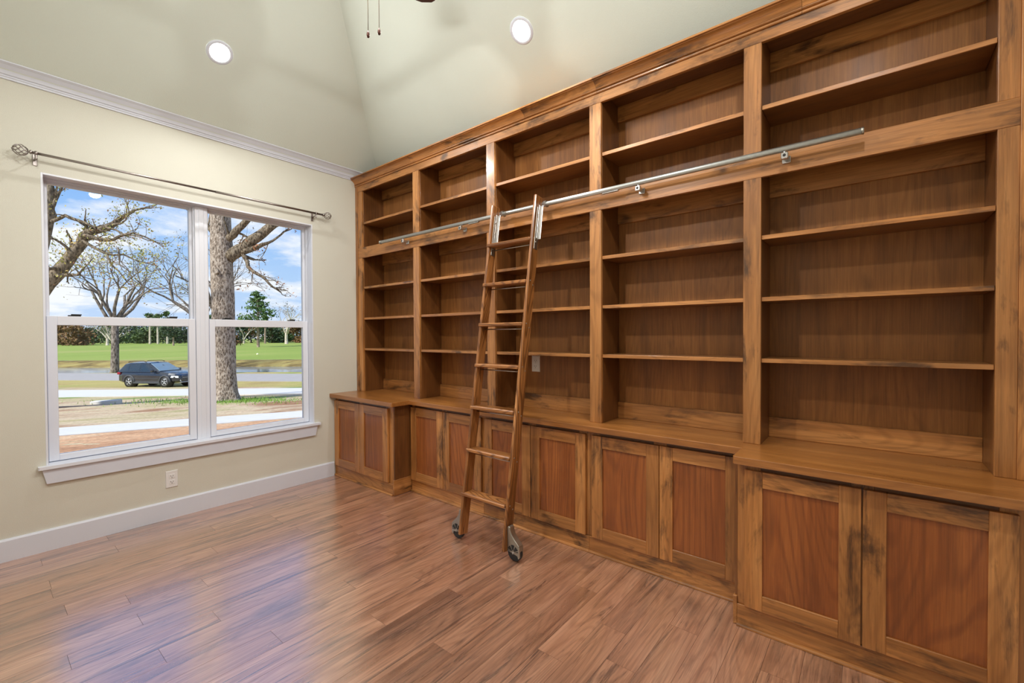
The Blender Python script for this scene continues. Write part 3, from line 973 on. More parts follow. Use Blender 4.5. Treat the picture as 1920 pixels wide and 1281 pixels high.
def strip(name, mat, near, far, label, cat, nb, dz=0., thick=.0, na=40, jig=0.):
    """ground strip between two lines; near / far = lists of (a, b) corner pairs at the two ends"""
    rnd = random.Random(len(name))
    (na0, nb0), (na1, nb1) = near; (fa0, fb0), (fa1, fb1) = far
    v, f = [], []
    for j in range(nb + 1):
        t = j / nb
        for i in range(na + 1):
            s = i / na
            a = (na0 + (na1 - na0) * s) * (1 - t) + (fa0 + (fa1 - fa0) * s) * t
            b = (nb0 + (nb1 - nb0) * s) * (1 - t) + (fb0 + (fb1 - fb0) * s) * t
            z = gz(b) + dz + (rnd.random() - .5) * jig * (0 < j < nb)
            v.append(ew(a, b, z))
    for j in range(nb):
        for i in range(na):
            k = j * (na + 1) + i
            f.append((k, k + 1, k + na + 2, k + na + 1))
    m = MB(); m.add(v, f)
    if thick > 0:
        n = len(v)
        m.add([(x, y, z - thick) for x, y, z in v], [q[::-1] for q in f])
        rim = list(range(na + 1)) + [(na + 1) * (j + 1) + na for j in range(nb)] + [(na + 1) * nb + na - i for i in range(1, na + 1)] + [(na + 1) * (nb - j) for j in range(1, nb)]
        m.add(v + [(x, y, z - thick) for x, y, z in v], [(rim[i], rim[(i + 1) % len(rim)], rim[(i + 1) % len(rim)] + n, rim[i] + n) for i in range(len(rim))])
    o = m.build(name, mat, fix=True)
    return struct(o, label, cat)


strip('yard_ground', M['yard'], [(-60, -14), (40, -14)], [(-60, 31.0), (40, 27.5)], 'sandy yard with patches of dry grass outside the window', 'yard', 90, 0, na=80, jig=.025)
strip('verge_ground', M['verge'], [(-90, 30.9), (60, 25.6)], [(-90, 46.8), (60, 46.8)], 'dry grass verge beside the road', 'verge', 24, -.004, jig=.02)
strip('garden_walk', M['path'], [(-24, -1.7), (2, 18.5)], [(-24.9, -.8), (1.1, 20.2)], 'pale concrete walk close to the window', 'walk', 40, .03, .1, na=30)
strip('bare_earth', ground_mat('reddish_earth', [(.34, lin(150, 108, 78)), (.5, lin(190, 148, 112)), (.68, lin(210, 178, 142))], .8, stretch=.5), [(-19.5, -6.2), (6.5, 14.0)], [(-24, -1.65), (2, 18.55)], 'reddish bare earth between the house and the concrete walk', 'earth', 30, .012, na=60, jig=.02)
strip('sidewalk', M['path'], [(-60, 15.0), (20, 25.0)], [(-60, 21.0), (20, 28.6)], 'white concrete sidewalk beyond the big oak', 'sidewalk', 6, .03, .1, na=40)
strip('road', M['asphalt'], [(-120, 44.0), (60, 27.0)], [(-120, 50.0), (60, 34.0)], 'grey asphalt road behind the parked car', 'road', 6, .05, .1, na=60)
strip('pond_bank', M['bank'], [(-140, 46.7), (80, 46.7)], [(-140, 59.1), (80, 59.1)], 'weedy brown pond bank', 'bank', 30, 0, na=120, jig=.10)
strip('fairway', M['fairway'], [(-300, 59.0), (200, 59.0)], [(-300, 420), (200, 420)], 'mown green fairway beyond the pond', 'fairway', 60, .01, na=60)
m = MB(); m.add([ew(-160, 45.2, -2.44), ew(90, 45.2, -2.44), ew(90, 56.5, -2.44), ew(-160, 56.5, -2.44)], [(0, 1, 2, 3)])
struct(m.build('pond', M['water'], fix=False), 'still grey pond between the road and the fairway', 'pond')

blk = MB(); p = ew(-15.6, 17.0); blk.box((-.45, -.16, -.06), (.45, .16, .13), .02)
o = blk.build('concrete_block', M['path'], fix=False, loc=(p[0], p[1], p[2]))
o.rotation_euler = (.03, -.04, math.radians(-38)); tag(o, 'white concrete block lying on the sandy yard', 'block')
tm = MB(); p = ew(-39.3, 68.4); tm.lathe([(.03, -.05), (.03, .16), (.13, .2), (.17, .3), (.12, .42), (0, .46)], (0, 0, 0), 'z', 12)
o = tm.build('tee_marker', plain('yellow_marker', lin(240, 240, 190), .6, noise=.02), loc=p); tag(o, 'small pale marker standing on the green fairway', 'marker')


# ------------------------------------------------------------------ trees
def bark(name, c1, c2, c3, sc=9.):
    m, nt, b = new_mat(name)
    N = nt.nodes.new; L = nt.links.new
    tc = N('ShaderNodeTexCoord'); mp = N('ShaderNodeMapping'); mp.inputs['Scale'].default_value = (1, 1, .38)
    L(tc.outputs['Object'], mp.inputs['Vector'])
    vo = N('ShaderNodeTexVoronoi'); vo.inputs['Scale'].default_value = sc; L(mp.outputs[0], vo.inputs['Vector'])
    nz = N('ShaderNodeTexNoise'); nz.inputs['Scale'].default_value = sc * 2.2; nz.inputs['Detail'].default_value = 5; L(mp.outputs[0], nz.inputs['Vector'])
    ad = N('ShaderNodeMath'); ad.operation = 'MULTIPLY_ADD'; L(vo.outputs['Distance'], ad.inputs[0]); ad.inputs[1].default_value = .55; L(nz.outputs['Fac'], ad.inputs[2])
    rp = N('ShaderNodeValToRGB'); e = rp.color_ramp.elements
    e[0].position = .50; e[0].color = c1; e[1].position = .95; e[1].color = c3; k = e.new(.70); k.color = c2
    L(ad.outputs[0], rp.inputs[0]); L(rp.outputs[0], b.inputs['Base Color'])
    b.inputs['Roughness'].default_value = .95; b.inputs['Specular IOR Level'].default_value = .1
    bp = N('ShaderNodeBump'); bp.inputs['Strength'].default_value = .8; bp.inputs['Distance'].default_value = .05
    L(ad.outputs[0], bp.inputs['Height']); L(bp.outputs[0], b.inputs['Normal'])
    return m


def leafmat(name, cols):
    m, nt, b = new_mat(name)
    N = nt.nodes.new; L = nt.links.new
    tc = N('ShaderNodeTexCoord'); nz = N('ShaderNodeTexWhiteNoise'); nz.noise_dimensions = '3D'
    sn = N('ShaderNodeVectorMath'); sn.operation = 'SNAP'; sn.inputs[1].default_value = (.31, .31, .31)
    L(tc.outputs['Object'], sn.inputs[0]); L(sn.outputs[0], nz.inputs['Vector'])
    rp = N('ShaderNodeValToRGB'); e = rp.color_ramp.elements
    e[0].position = 0; e[0].color = cols[0]; e[1].position = 1; e[1].color = cols[-1]
    for i, c in enumerate(cols[1:-1]):
        k = e.new((i + 1) / (len(cols) - 1)); k.color = c
    L(nz.outputs['Value'], rp.inputs[0]); L(rp.outputs[0], b.inputs['Base Color'])
    b.inputs['Roughness'].default_value = .8; b.inputs['Specular IOR Level'].default_value = .2
    return m


M['oakbark'] = bark('oak_bark', lin(78, 68, 58), lin(134, 119, 104), lin(186, 172, 156), 17.)
M['limbbark'] = bark('limb_bark', lin(62, 54, 44), lin(104, 92, 76), lin(144, 130, 110), 14.)
M['greybark'] = bark('grey_bark', lin(66, 58, 50), lin(106, 96, 86), lin(144, 134, 122), 6.)
M['palebark'] = bark('pale_bark', lin(150, 136, 118), lin(182, 170, 152), lin(206, 196, 180), 4.)
M['pinebark'] = bark('pine_bark', lin(104, 88, 76), lin(142, 122, 106), lin(168, 150, 134), 4.)
M['drybrownleaf'] = leafmat('dry_brown_leaves', [lin(120, 78, 52), lin(150, 104, 74), lin(172, 130, 98)])
M['yellowleaf'] = leafmat('yellow_green_leaves', [lin(150, 150, 70), lin(176, 172, 92), lin(186, 158, 92), lin(122, 138, 52)])
M['pineleaf'] = leafmat('pine_needles', [lin(62, 88, 50), lin(88, 114, 66), lin(112, 134, 82)])
M['darkleaf'] = leafmat('dark_evergreen_leaves', [lin(40, 56, 40), lin(58, 76, 52), lin(78, 94, 64)])
M['midleaf'] = leafmat('mid_green_leaves', [lin(62, 80, 50), lin(84, 104, 62), lin(106, 122, 76)])
M['rustleaf'] = leafmat('rust_leaves', [lin(104, 76, 52), lin(132, 98, 66), lin(110, 98, 62)])
M['greyleaf'] = leafmat('grey_brown_twigs', [lin(120, 106, 92), lin(142, 128, 112), lin(104, 92, 78)])


def leaf_quads(mb, c, n, spread, size, rnd):
    for _ in range(n):
        p = Vector(c) + Vector((rnd.gauss(0, 1), rnd.gauss(0, 1), rnd.gauss(0, 1))) * spread
        u = Vector((rnd.gauss(0, 1), rnd.gauss(0, 1), rnd.gauss(0, 1))).normalized()
        w = u.cross(Vector((rnd.gauss(0, 1), rnd.gauss(0, 1), rnd.gauss(0, 1)))).normalized()
        s = size * rnd.uniform(.6, 1.3)
        mb.add([p - u * s, p + w * s * .45, p + u * s, p - w * s * .45], [(0, 1, 2, 3)])


def grow(mb, p, d, ln, r, lvl, tips, rnd, kids=(2, 3), ang=.6, curl=.25, up=.12, sides=5, shrink=.68):
    p = Vector(p); d = Vector(d).normalized()
    pts, rad = [p.copy()], [r]
    k = 4
    for i in range(k):
        d = (d + Vector((rnd.gauss(0, 1), rnd.gauss(0, 1), rnd.gauss(0, 1))) * curl * .5 + Vector((0, 0, up * .3))).normalized()
        p = p + d * ln / k
        pts.append(p.copy()); rad.append(r * (1 - .42 * (i + 1) / k))
    mb.tube(pts, rad, sides if r > .03 else 4, caps=False)
    if lvl <= 0:
        tips.append((pts[-1], d)); tips.append((pts[2], d))
        return
    for i in range(rnd.randint(*kids)):
        ax = d.cross(Vector((rnd.gauss(0, 1), rnd.gauss(0, 1), rnd.gauss(0, 1))))
        if ax.length < 1e-3: continue
        nd = Matrix.Rotation(ang * rnd.uniform(.6, 1.3), 3, ax.normalized()) @ d
        j = rnd.choice((2, 3, 4, 4))
        grow(mb, pts[j], nd, ln * shrink * rnd.uniform(.8, 1.15), rad[j] * .66, lvl - 1, tips, rnd, kids, ang, curl, up, sides, shrink)


def limb(mb, a_z, b, r0, r1, rnd, tips, twigs=3, lv=2, ln=.7, depth=.25, sides=7):
    """explicit limb: list of (a, z) points at depth b, wandering a little in depth, with side twigs"""
    pts, rad = [], []
    n = len(a_z); db = 0.
    for i, (a, z) in enumerate(a_z):
        db += rnd.uniform(-depth, depth) * (i > 0)
        pts.append(Vector(ew(a, b + db, z))); rad.append(r0 + (r1 - r0) * i / max(1, n - 1))
    # rounder path
    P, R_ = [pts[0]], [rad[0]]
    for i in range(1, n):
        P.append((pts[i - 1] + pts[i]) / 2 + Vector((rnd.gauss(0, 1), rnd.gauss(0, 1), rnd.gauss(0, 1))) * rad[i] * .12); R_.append((rad[i - 1] + rad[i]) / 2)
        P.append(pts[i]); R_.append(rad[i])
    mb.tube(P, R_, sides)
    for i in range(1, n):
        for _ in range(twigs):
            if rnd.random() < .75:
                d = (pts[i] - pts[i - 1]).normalized() + Vector((rnd.gauss(0, 1), rnd.gauss(0, 1), rnd.gauss(0, 1) + .25)) * .75
                grow(mb, pts[i], d, ln * rnd.uniform(.6, 1.2), max(.008, rad[i] * .35), lv, tips, rnd, (1, 3), .6, .35, .1, 4)
    grow(mb, pts[-1], pts[-1] - pts[-2], ln, rad[-1] * .9, lv, tips, rnd, (2, 3), .5, .35, .1, 4)
    return pts


def big_oak():
    rnd = random.Random(11)
    b = 17.93
    t = thing('oak_tree', 'thick-trunked oak tree standing in the yard right of the window mullion', 'tree', ew(-11.64, b))
    m = MB(); tips = []
    prof = [(-1.55, -11.62, .66), (-1.25, -11.61, .52), (-.9, -11.62, .45), (-.2, -11.63, .41), (1.1, -11.66, .405), (2.8, -11.67, .40), (4.1, -11.68, .395), (4.9, -11.69, .40), (5.4, -11.71, .37), (6.3, -11.73, .36), (8.0, -11.8, .33), (10.5, -11.6, .22)]
    pts = [ew(a, b, z) for z, a, r in prof]
    sides = 20
    v, f = [], []
    for (z, a, r), c in zip(prof, pts):
        for k in range(sides):
            q = 2 * PI * k / sides
            fl = 1 + (.22 * max(0., 1 - (z + 1.55) / .8)) * math.sin(5 * q + 1) + .045 * math.sin(3 * q + z * 1.3) + .03 * math.sin(7 * q + z * 2.1)
            v.append((c[0] + r * fl * math.cos(q), c[1] + r * fl * math.sin(q), c[2]))
    for i in range(len(prof) - 1):
        for k in range(sides):
            f.append((i * sides + k, i * sides + (k + 1) % sides, (i + 1) * sides + (k + 1) % sides, (i + 1) * sides + k))
    m.add(v, f, True)
    kp = Vector(ew(-11.63, b - .40, 3.85))
    m.tube([kp, kp + Vector((EB.x, EB.y, 0)) * -.08], [.11, .085], 10)
    tr = m.build('trunk', M['oakbark'], t)
    m = MB()
    for az, r0, r1 in (([(-11.45, 4.45), (-11.1, 4.70), (-10.83, 4.89), (-10.28, 5.32), (-9.85, 5.66), (-9.4, 5.95), (-8.6, 6.5)], .27, .13),
                       ([(-11.6, 5.05), (-11.3, 5.27), (-11.0, 5.5), (-10.75, 5.74), (-10.4, 6.1), (-10.0, 6.8)], .17, .10),
                       ([(-10.86, 4.62), (-10.69, 4.35), (-10.59, 4.09), (-10.37, 3.91), (-10.09, 3.73), (-9.86, 3.57)], .085, .055),
                       ([(-10.95, 4.70), (-10.6, 4.79), (-10.25, 4.95), (-9.9, 5.1)], .15, .06),
                       ([(-11.95, 5.45), (-12.19, 5.72), (-12.45, 5.98), (-13.2, 6.6)], .10, .06),
                       ([(-11.8, 7.4), (-12.6, 8.2), (-13.6, 8.9)], .16, .07), ([(-11.7, 8.2), (-10.8, 9.0), (-9.8, 9.9)], .15, .06)):
        limb(m, az, b, r0, r1, rnd, tips, 1, 2, .75, .10)
    m.build('branches', M['limbbark'], t)
    m = MB()
    for p, d in tips:
        if rnd.random() < .55: leaf_quads(m, p, rnd.randint(1, 4), .10, .055, rnd)
    for c in ((-10.35, 4.85), (-10.15, 4.95), (-10.95, 5.05), (-10.8, 5.15)):
        leaf_quads(m, ew(c[0], b, c[1]), 14, .12, .06, rnd)
    lv = m.build('leaves', M['drybrownleaf'], t, fix=False); lv['kind'] = 'stuff'
    m = MB()
    for k in range(2600):
        q = rnd.uniform(0, 2 * PI); rr = abs(rnd.gauss(0, 1)) * 1.0 + .35
        a, bb = -11.5 + rr * 1.9 * math.cos(q), b - .15 + rr * .7 * math.sin(q)
        p = Vector(ew(a, bb)); h = rnd.uniform(.05, .14)
        w = Vector((rnd.gauss(0, 1), rnd.gauss(0, 1), 0)).normalized() * .012
        m.add([p - w, p + w, p + Vector((rnd.gauss(0, .03), rnd.gauss(0, .03), h))], [(0, 1, 2)])
    g = m.build('grass_tuft', plain('fresh_grass', lin(120, 156, 60), .8, noise=.2, nscale=6), fix=False)
    tag(g, 'fresh green grass around the foot of the oak', 'grass', kind='stuff')


def left_oak():
    rnd = random.Random(5)
    b = 15.
    t = thing('oak_tree', 'leafing oak tree at the left edge of the window with a long arching limb', 'tree', ew(-16.6, b))
    m = MB(); tips = []
    m.tube([ew(-16.5, b, -1.4), ew(-16.5, b, -.8), ew(-16.45, b, .8), ew(-16.3, b, 2.4), ew(-16.0, b, 3.9), ew(-15.74, b, 4.6), ew(-15.60, b, 5.3), ew(-15.55, b, 5.8), ew(-15.52, b, 7.2)], [.55, .42, .38, .36, .20, .14, .15, .12, .07], 14)
    m.build('trunk', M['limbbark'], t)
    m = MB()
    for az, r0, r1, tw in (([(-16.3, 2.3), (-15.84, 2.96), (-15.61, 3.26), (-15.34, 3.64), (-14.99, 4.13), (-14.71, 4.51), (-14.52, 4.79), (-14.17, 4.94), (-13.83, 5.03), (-13.6, 5.18), (-13.45, 5.37), (-13.18, 5.48), (-12.91, 5.63)], .25, .045, 1),
                           ([(-15.6, 5.17), (-15.34, 5.25), (-15.04, 5.40), (-14.70, 5.26), (-14.36, 5.15), (-14.02, 4.99)], .065, .04, 1),
                           ([(-14.52, 4.73), (-14.18, 4.67), (-13.8, 4.58), (-13.46, 4.59), (-13.15, 4.74), (-12.77, 4.8), (-12.4, 4.68), (-12.02, 4.49)], .075, .02, 1),
                           ([(-14.48, 4.54), (-14.18, 4.35), (-13.85, 4.16), (-13.54, 4.08), (-13.2, 4.10), (-12.94, 3.95), (-12.64, 3.85)], .05, .018, 1),
                           ([(-13.66, 4.05), (-13.55, 3.74), (-13.33, 3.52), (-13.03, 3.17)], .035, .018, 1), ([(-13.28, 4.31), (-13.2, 4.05), (-13.21, 3.74), (-12.87, 3.48)], .03, .012, 1),
                           ([(-15.38, 3.37), (-15.08, 3.41), (-14.73, 3.41), (-14.58, 3.56)], .06, .03, 2),
                           ([(-13.68, 4.99), (-13.38, 4.92), (-13.08, 4.73), (-12.7, 4.72), (-12.32, 4.57)], .04, .015, 1), ([(-13.45, 5.09), (-13.15, 5.1), (-12.92, 5.22), (-12.91, 5.4)], .035, .02, 1),
                           ([(-15.5, 5.6), (-15.39, 5.91), (-15.30, 6.2), (-15.2, 6.5)], .06, .03, 2), ([(-15.52, 5.7), (-15.44, 6.17), (-15.51, 6.55)], .05, .03, 2)):
        limb(m, az, b, r0, r1, rnd, tips, tw + 1, 1, .55, .07)
    m.build('branches', M['limbbark'], t)
    m = MB(); m2 = MB()
    for p, d in tips:
        leaf_quads(m if rnd.random() < .86 else m2, p, rnd.randint(2, 6), .11, .042, rnd)
    for a, z in ((-14.95, 4.1), (-15.1, 3.8), (-14.7, 4.5), (-14.45, 4.75), (-13.5, 4.5)):
        leaf_quads(m, ew(a, b - .15, z), 14, .09, .05, rnd)
    for mm, mt in ((m, 'yellowleaf'), (m2, 'drybrownleaf')):
        lv = mm.build('leaves', M[mt], t, fix=False); lv['kind'] = 'stuff'


def bare_tree(label, a, b, h, r, mat, leaf, seed, lean=0., fork=None, lv=4, ln=None, leafn=2, leafsz=.09, ang=.6, up=.15, name='bare_tree', trunk_h=None, zbase=None, spread=.25, kids=(2, 3)):
    rnd = random.Random(seed)
    t = thing(name, label, 'tree', ew(a, b))
    m = MB(); tips = []
    z0 = gz(b) - .15
    th = trunk_h or h * .38
    base = Vector(ew(a, b, z0)); top = Vector(ew(a + lean * th, b, z0 + th))
    m.tube([base, base.lerp(top, .08), base.lerp(top, .5) + Vector((rnd.gauss(0, .1), rnd.gauss(0, .1), 0)) * r, top], [r * 1.5, r * 1.05, r * .95, r * .85], 10)
    tk = m.build('trunk', mat, t)
    m = MB()
    n = fork or 4
    for i in range(n):
        q = 2 * PI * (i + rnd.random() * .5) / n
        d = Vector((math.cos(q) * .75, math.sin(q) * .75, .8 + rnd.random() * .5))
        grow(m, top - Vector((0, 0, rnd.uniform(0, .2) * th)), d, ln or h * .30, r * .55, lv, tips, rnd, kids, ang, .3, up, 5, .70)
    m.build('branches', mat, t)
    if leaf:
        m = MB()
        for p, d in tips:
            if rnd.random() < .85: leaf_quads(m, p, rnd.randint(1, leafn), spread, leafsz, rnd)
        l = m.build('leaves', M[leaf], t, fix=False); l['kind'] = 'stuff'
    return t


def leafy_tree(label, a, b, h, w, leaf, seed, bk='pinebark', crown0=.25, n=1300, size=.45, shape='round', r=.22, name='leafy_tree', clusters=12):
    rnd = random.Random(seed)
    t = thing(name, label, 'tree', ew(a, b))
    z0 = gz(b) - .15
    m = MB()
    lean = rnd.uniform(-.03, .03)
    m.tube([ew(a, b, z0), ew(a + lean * h * .3, b, z0 + h * .4), ew(a + lean * h, b, z0 + h * .93)], [r * 1.15, r, r * .25], 8)
    cl = []
    for i in range(clusters):
        q = rnd.random(); zz = z0 + h * (crown0 + (1 - crown0) * (q if shape != 'tiers' else (i + .5) / clusters))
        f = (zz - z0 - h * crown0) / (h * (1 - crown0))
        if shape == 'round': rr = w / 2 * math.sqrt(max(.05, 1 - (2 * f - .9) ** 2 * .8))
        elif shape == 'top': rr = w / 2 * (.55 + .45 * math.sin(PI * min(1., f * .9 + .1)))
        else: rr = w / 2 * (1.02 - .80 * f ** 1.6)
        q2 = rnd.uniform(0, 2 * PI); k = rnd.uniform(.25, .8)
        c = Vector(ew(a + rr * k * math.cos(q2), b + rr * k * math.sin(q2), zz))
        cl.append((c, rr))
        st = Vector(ew(a, b, max(z0 + h * .2, zz - h * .07)))
        m.tube([st, st.lerp(c, .5) + Vector((0, 0, .1)), c], [r * .35, r * .25, r * .08], 5, caps=False)
    m.build('trunk', M[bk], t)
    m = MB()
    for c, rr in cl:
        for _ in range(n // clusters):
            d = Vector((rnd.gauss(0, 1), rnd.gauss(0, 1), rnd.gauss(0, .55 if shape != 'tiers' else .28)))
            leaf_quads(m, c + d * rr * .33, 1, .02, size, rnd)
    l = m.build('foliage', M[leaf], t, fix=False); l['kind'] = 'stuff'
    return t


def px_a(px, b):           # lateral offset seen at a given sightline
    return (px - 960.) / 831.2 * b


big_oak()
left_oak()
bare_tree('slender oak tree with yellowing leaves on the far side of the road', px_a(214, 44.5), 44.5, 13.0, .33, M['greybark'], 'yellowleaf', 21, .02, 7, 4, 4.0, 4, .13, .62, .10, 'oak_tree', 5.4, spread=.35)
bare_tree('large bare tree behind the big oak trunk', px_a(408, 42), 42, 13., .42, M['greybark'], 'greyleaf', 34, 0., 7, 4, 4.6, 1, .10, .6, .04, trunk_h=4.6)
bare_tree('low forked bare tree on the fairway left of the parked car', px_a(212, 112), 112, 6.5, .38, M['palebark'], 'greyleaf', 41, 0, 4, 3, 3.0, 3, .22, .5, .2, trunk_h=1.8)
bare_tree('bare tree just behind the slender oak on the fairway edge', px_a(201, 140), 140, 8.5, .40, M['palebark'], 'greyleaf', 43, 0, 4, 3, 3.2, 3, .25, .5, .2, trunk_h=2.2)
bare_tree('white-limbed bare tree far right in the right window', px_a(537, 148), 148, 14.0, .5, M['palebark'], 'greyleaf', 47, 0, 5, 3, 5.0, 2, .25, .55, .15, trunk_h=3.8)
bare_tree('pair of pale thin trunks beside the big oak in the treeline', px_a(457, 158), 158, 12, .35, M['palebark'], None, 51, .05, 2, 2, 4.0, trunk_h=1.0, ang=.3, up=.4)
leafy_tree('tall pine with layered boughs on the fairway in the right window', px_a(484, 112), 112, 14.2, 8.2, 'pineleaf', 61, 'pinebark', .38, 1500, .40, 'tiers', .32, 'pine_tree', 16)
leafy_tree('small dark tree on the fairway left of the mullion', px_a(325, 132), 132, 7.0, 5.0, 'darkleaf', 62, 'pinebark', .38, 600, .4, 'round', .22)
leafy_tree('broad rust-leaved tree at the left end of the treeline', px_a(118, 150), 150, 7.6, 13, 'rustleaf', 63, 'greybark', .02, 1500, .55, 'round', .4, clusters=16)
leafy_tree('olive-brown round tree next to the rust-leaved tree', px_a(146, 141), 141, 6.3, 9, 'rustleaf', 64, 'greybark', .02, 1200, .5, 'round', .35)
rows = [  # px, b, h, w, leaf, crown0, shape, label
    (94, 185, 8.5, 14, 'midleaf', .02, 'round', 'green tree half hidden by the left window jamb'),
    (165, 190, 6.6, 12, 'darkleaf', .02, 'round', 'low dark thicket right of the rust-leaved tree'),
    (184, 188, 6.2, 12, 'midleaf', .02, 'round', 'low green thicket just left of the slender oak'),
    (216, 182, 8.2, 12, 'midleaf', .02, 'round', 'green tree directly behind the low forked bare tree'),
    (238, 178, 9.0, 13, 'darkleaf', .02, 'round', 'dark evergreen tree behind the rear of the car'),
    (256, 176, 8.4, 12, 'darkleaf', .02, 'round', 'dark evergreen tree above the middle of the car'),
    (272, 190, 6.4, 11, 'midleaf', .02, 'round', 'lower green tree in the dip of the treeline'),
    (290, 192, 7.6, 12, 'midleaf', .02, 'round', 'green undergrowth behind the pine trunks'),
    (311, 192, 7.4, 12, 'darkleaf', .02, 'round', 'dark undergrowth right of the pine trunks'),
    (338, 186, 8.4, 12, 'darkleaf', .02, 'round', 'dark evergreen tree beside the left window mullion'),
    (360, 190, 9.4, 13, 'darkleaf', .02, 'round', 'dark evergreen tree hidden behind the mullion'),
    (388, 188, 11.5, 13, 'midleaf', .02, 'round', 'green tree at the left side of the right window'),
    (450, 186, 7.6, 12, 'darkleaf', .02, 'round', 'dark evergreen right of the big oak trunk'),
    (470, 190, 8.0, 11, 'rustleaf', .02, 'round', 'brown-leaved tree left of the tall pine'),
    (492, 186, 7.4, 11, 'midleaf', .02, 'round', 'green tree right behind the tall pine'),
    (511, 192, 8.0, 12, 'darkleaf', .02, 'round', 'dark evergreen in the middle of the right window treeline'),
    (530, 194, 6.4, 11, 'midleaf', .02, 'round', 'low green tree behind the white-limbed bare tree'),
    (550, 190, 7.0, 12, 'darkleaf', .02, 'round', 'dark evergreen right of the white-limbed bare tree'),
    (563, 176, 8.4, 10, 'rustleaf', .05, 'round', 'rust-coloured tree at the right edge of the window'),
    (582, 188, 9.4, 13, 'midleaf', .02, 'round', 'green tree half hidden by the right window jamb')]
for i, (px, b, h, w, lf, c0, sh, lab) in enumerate(rows):
    b2 = (168, 184, 200)[i % 3]
    leafy_tree(lab, px_a(px, b2), b2, h * b2 / b, w * .88, lf, 100 + i, 'greybark', c0, 1000, .6, sh, .35, 'treeline_tree')
for i, (px, b, h, lab) in enumerate([(281, 170, 12.5, 'tall pine, leftmost of the pine trunks above the car'), (296, 170, 12.0, 'tall pine, middle one of the pine trunks above the car'), (314, 172, 12.8, 'tall pine, rightmost of the pine trunks above the car'), (497, 170, 10.5, 'dark-trunked pine right of the tall pine')]):
    leafy_tree(lab, px_a(px, b - 14), b - 14, h * .93, 2.7, 'pineleaf', 140 + i, 'palebark' if i < 3 else 'pinebark', .62, 500, .5, 'top', .32, 'pine_tree', 8)
leafy_tree('low tawny bush at the right foot of the big oak trunk', px_a(441, 130), 130, 3.0, 3.6, 'rustleaf', 160, 'greybark', .02, 500, .3, 'round', .1, 'bush', 8)


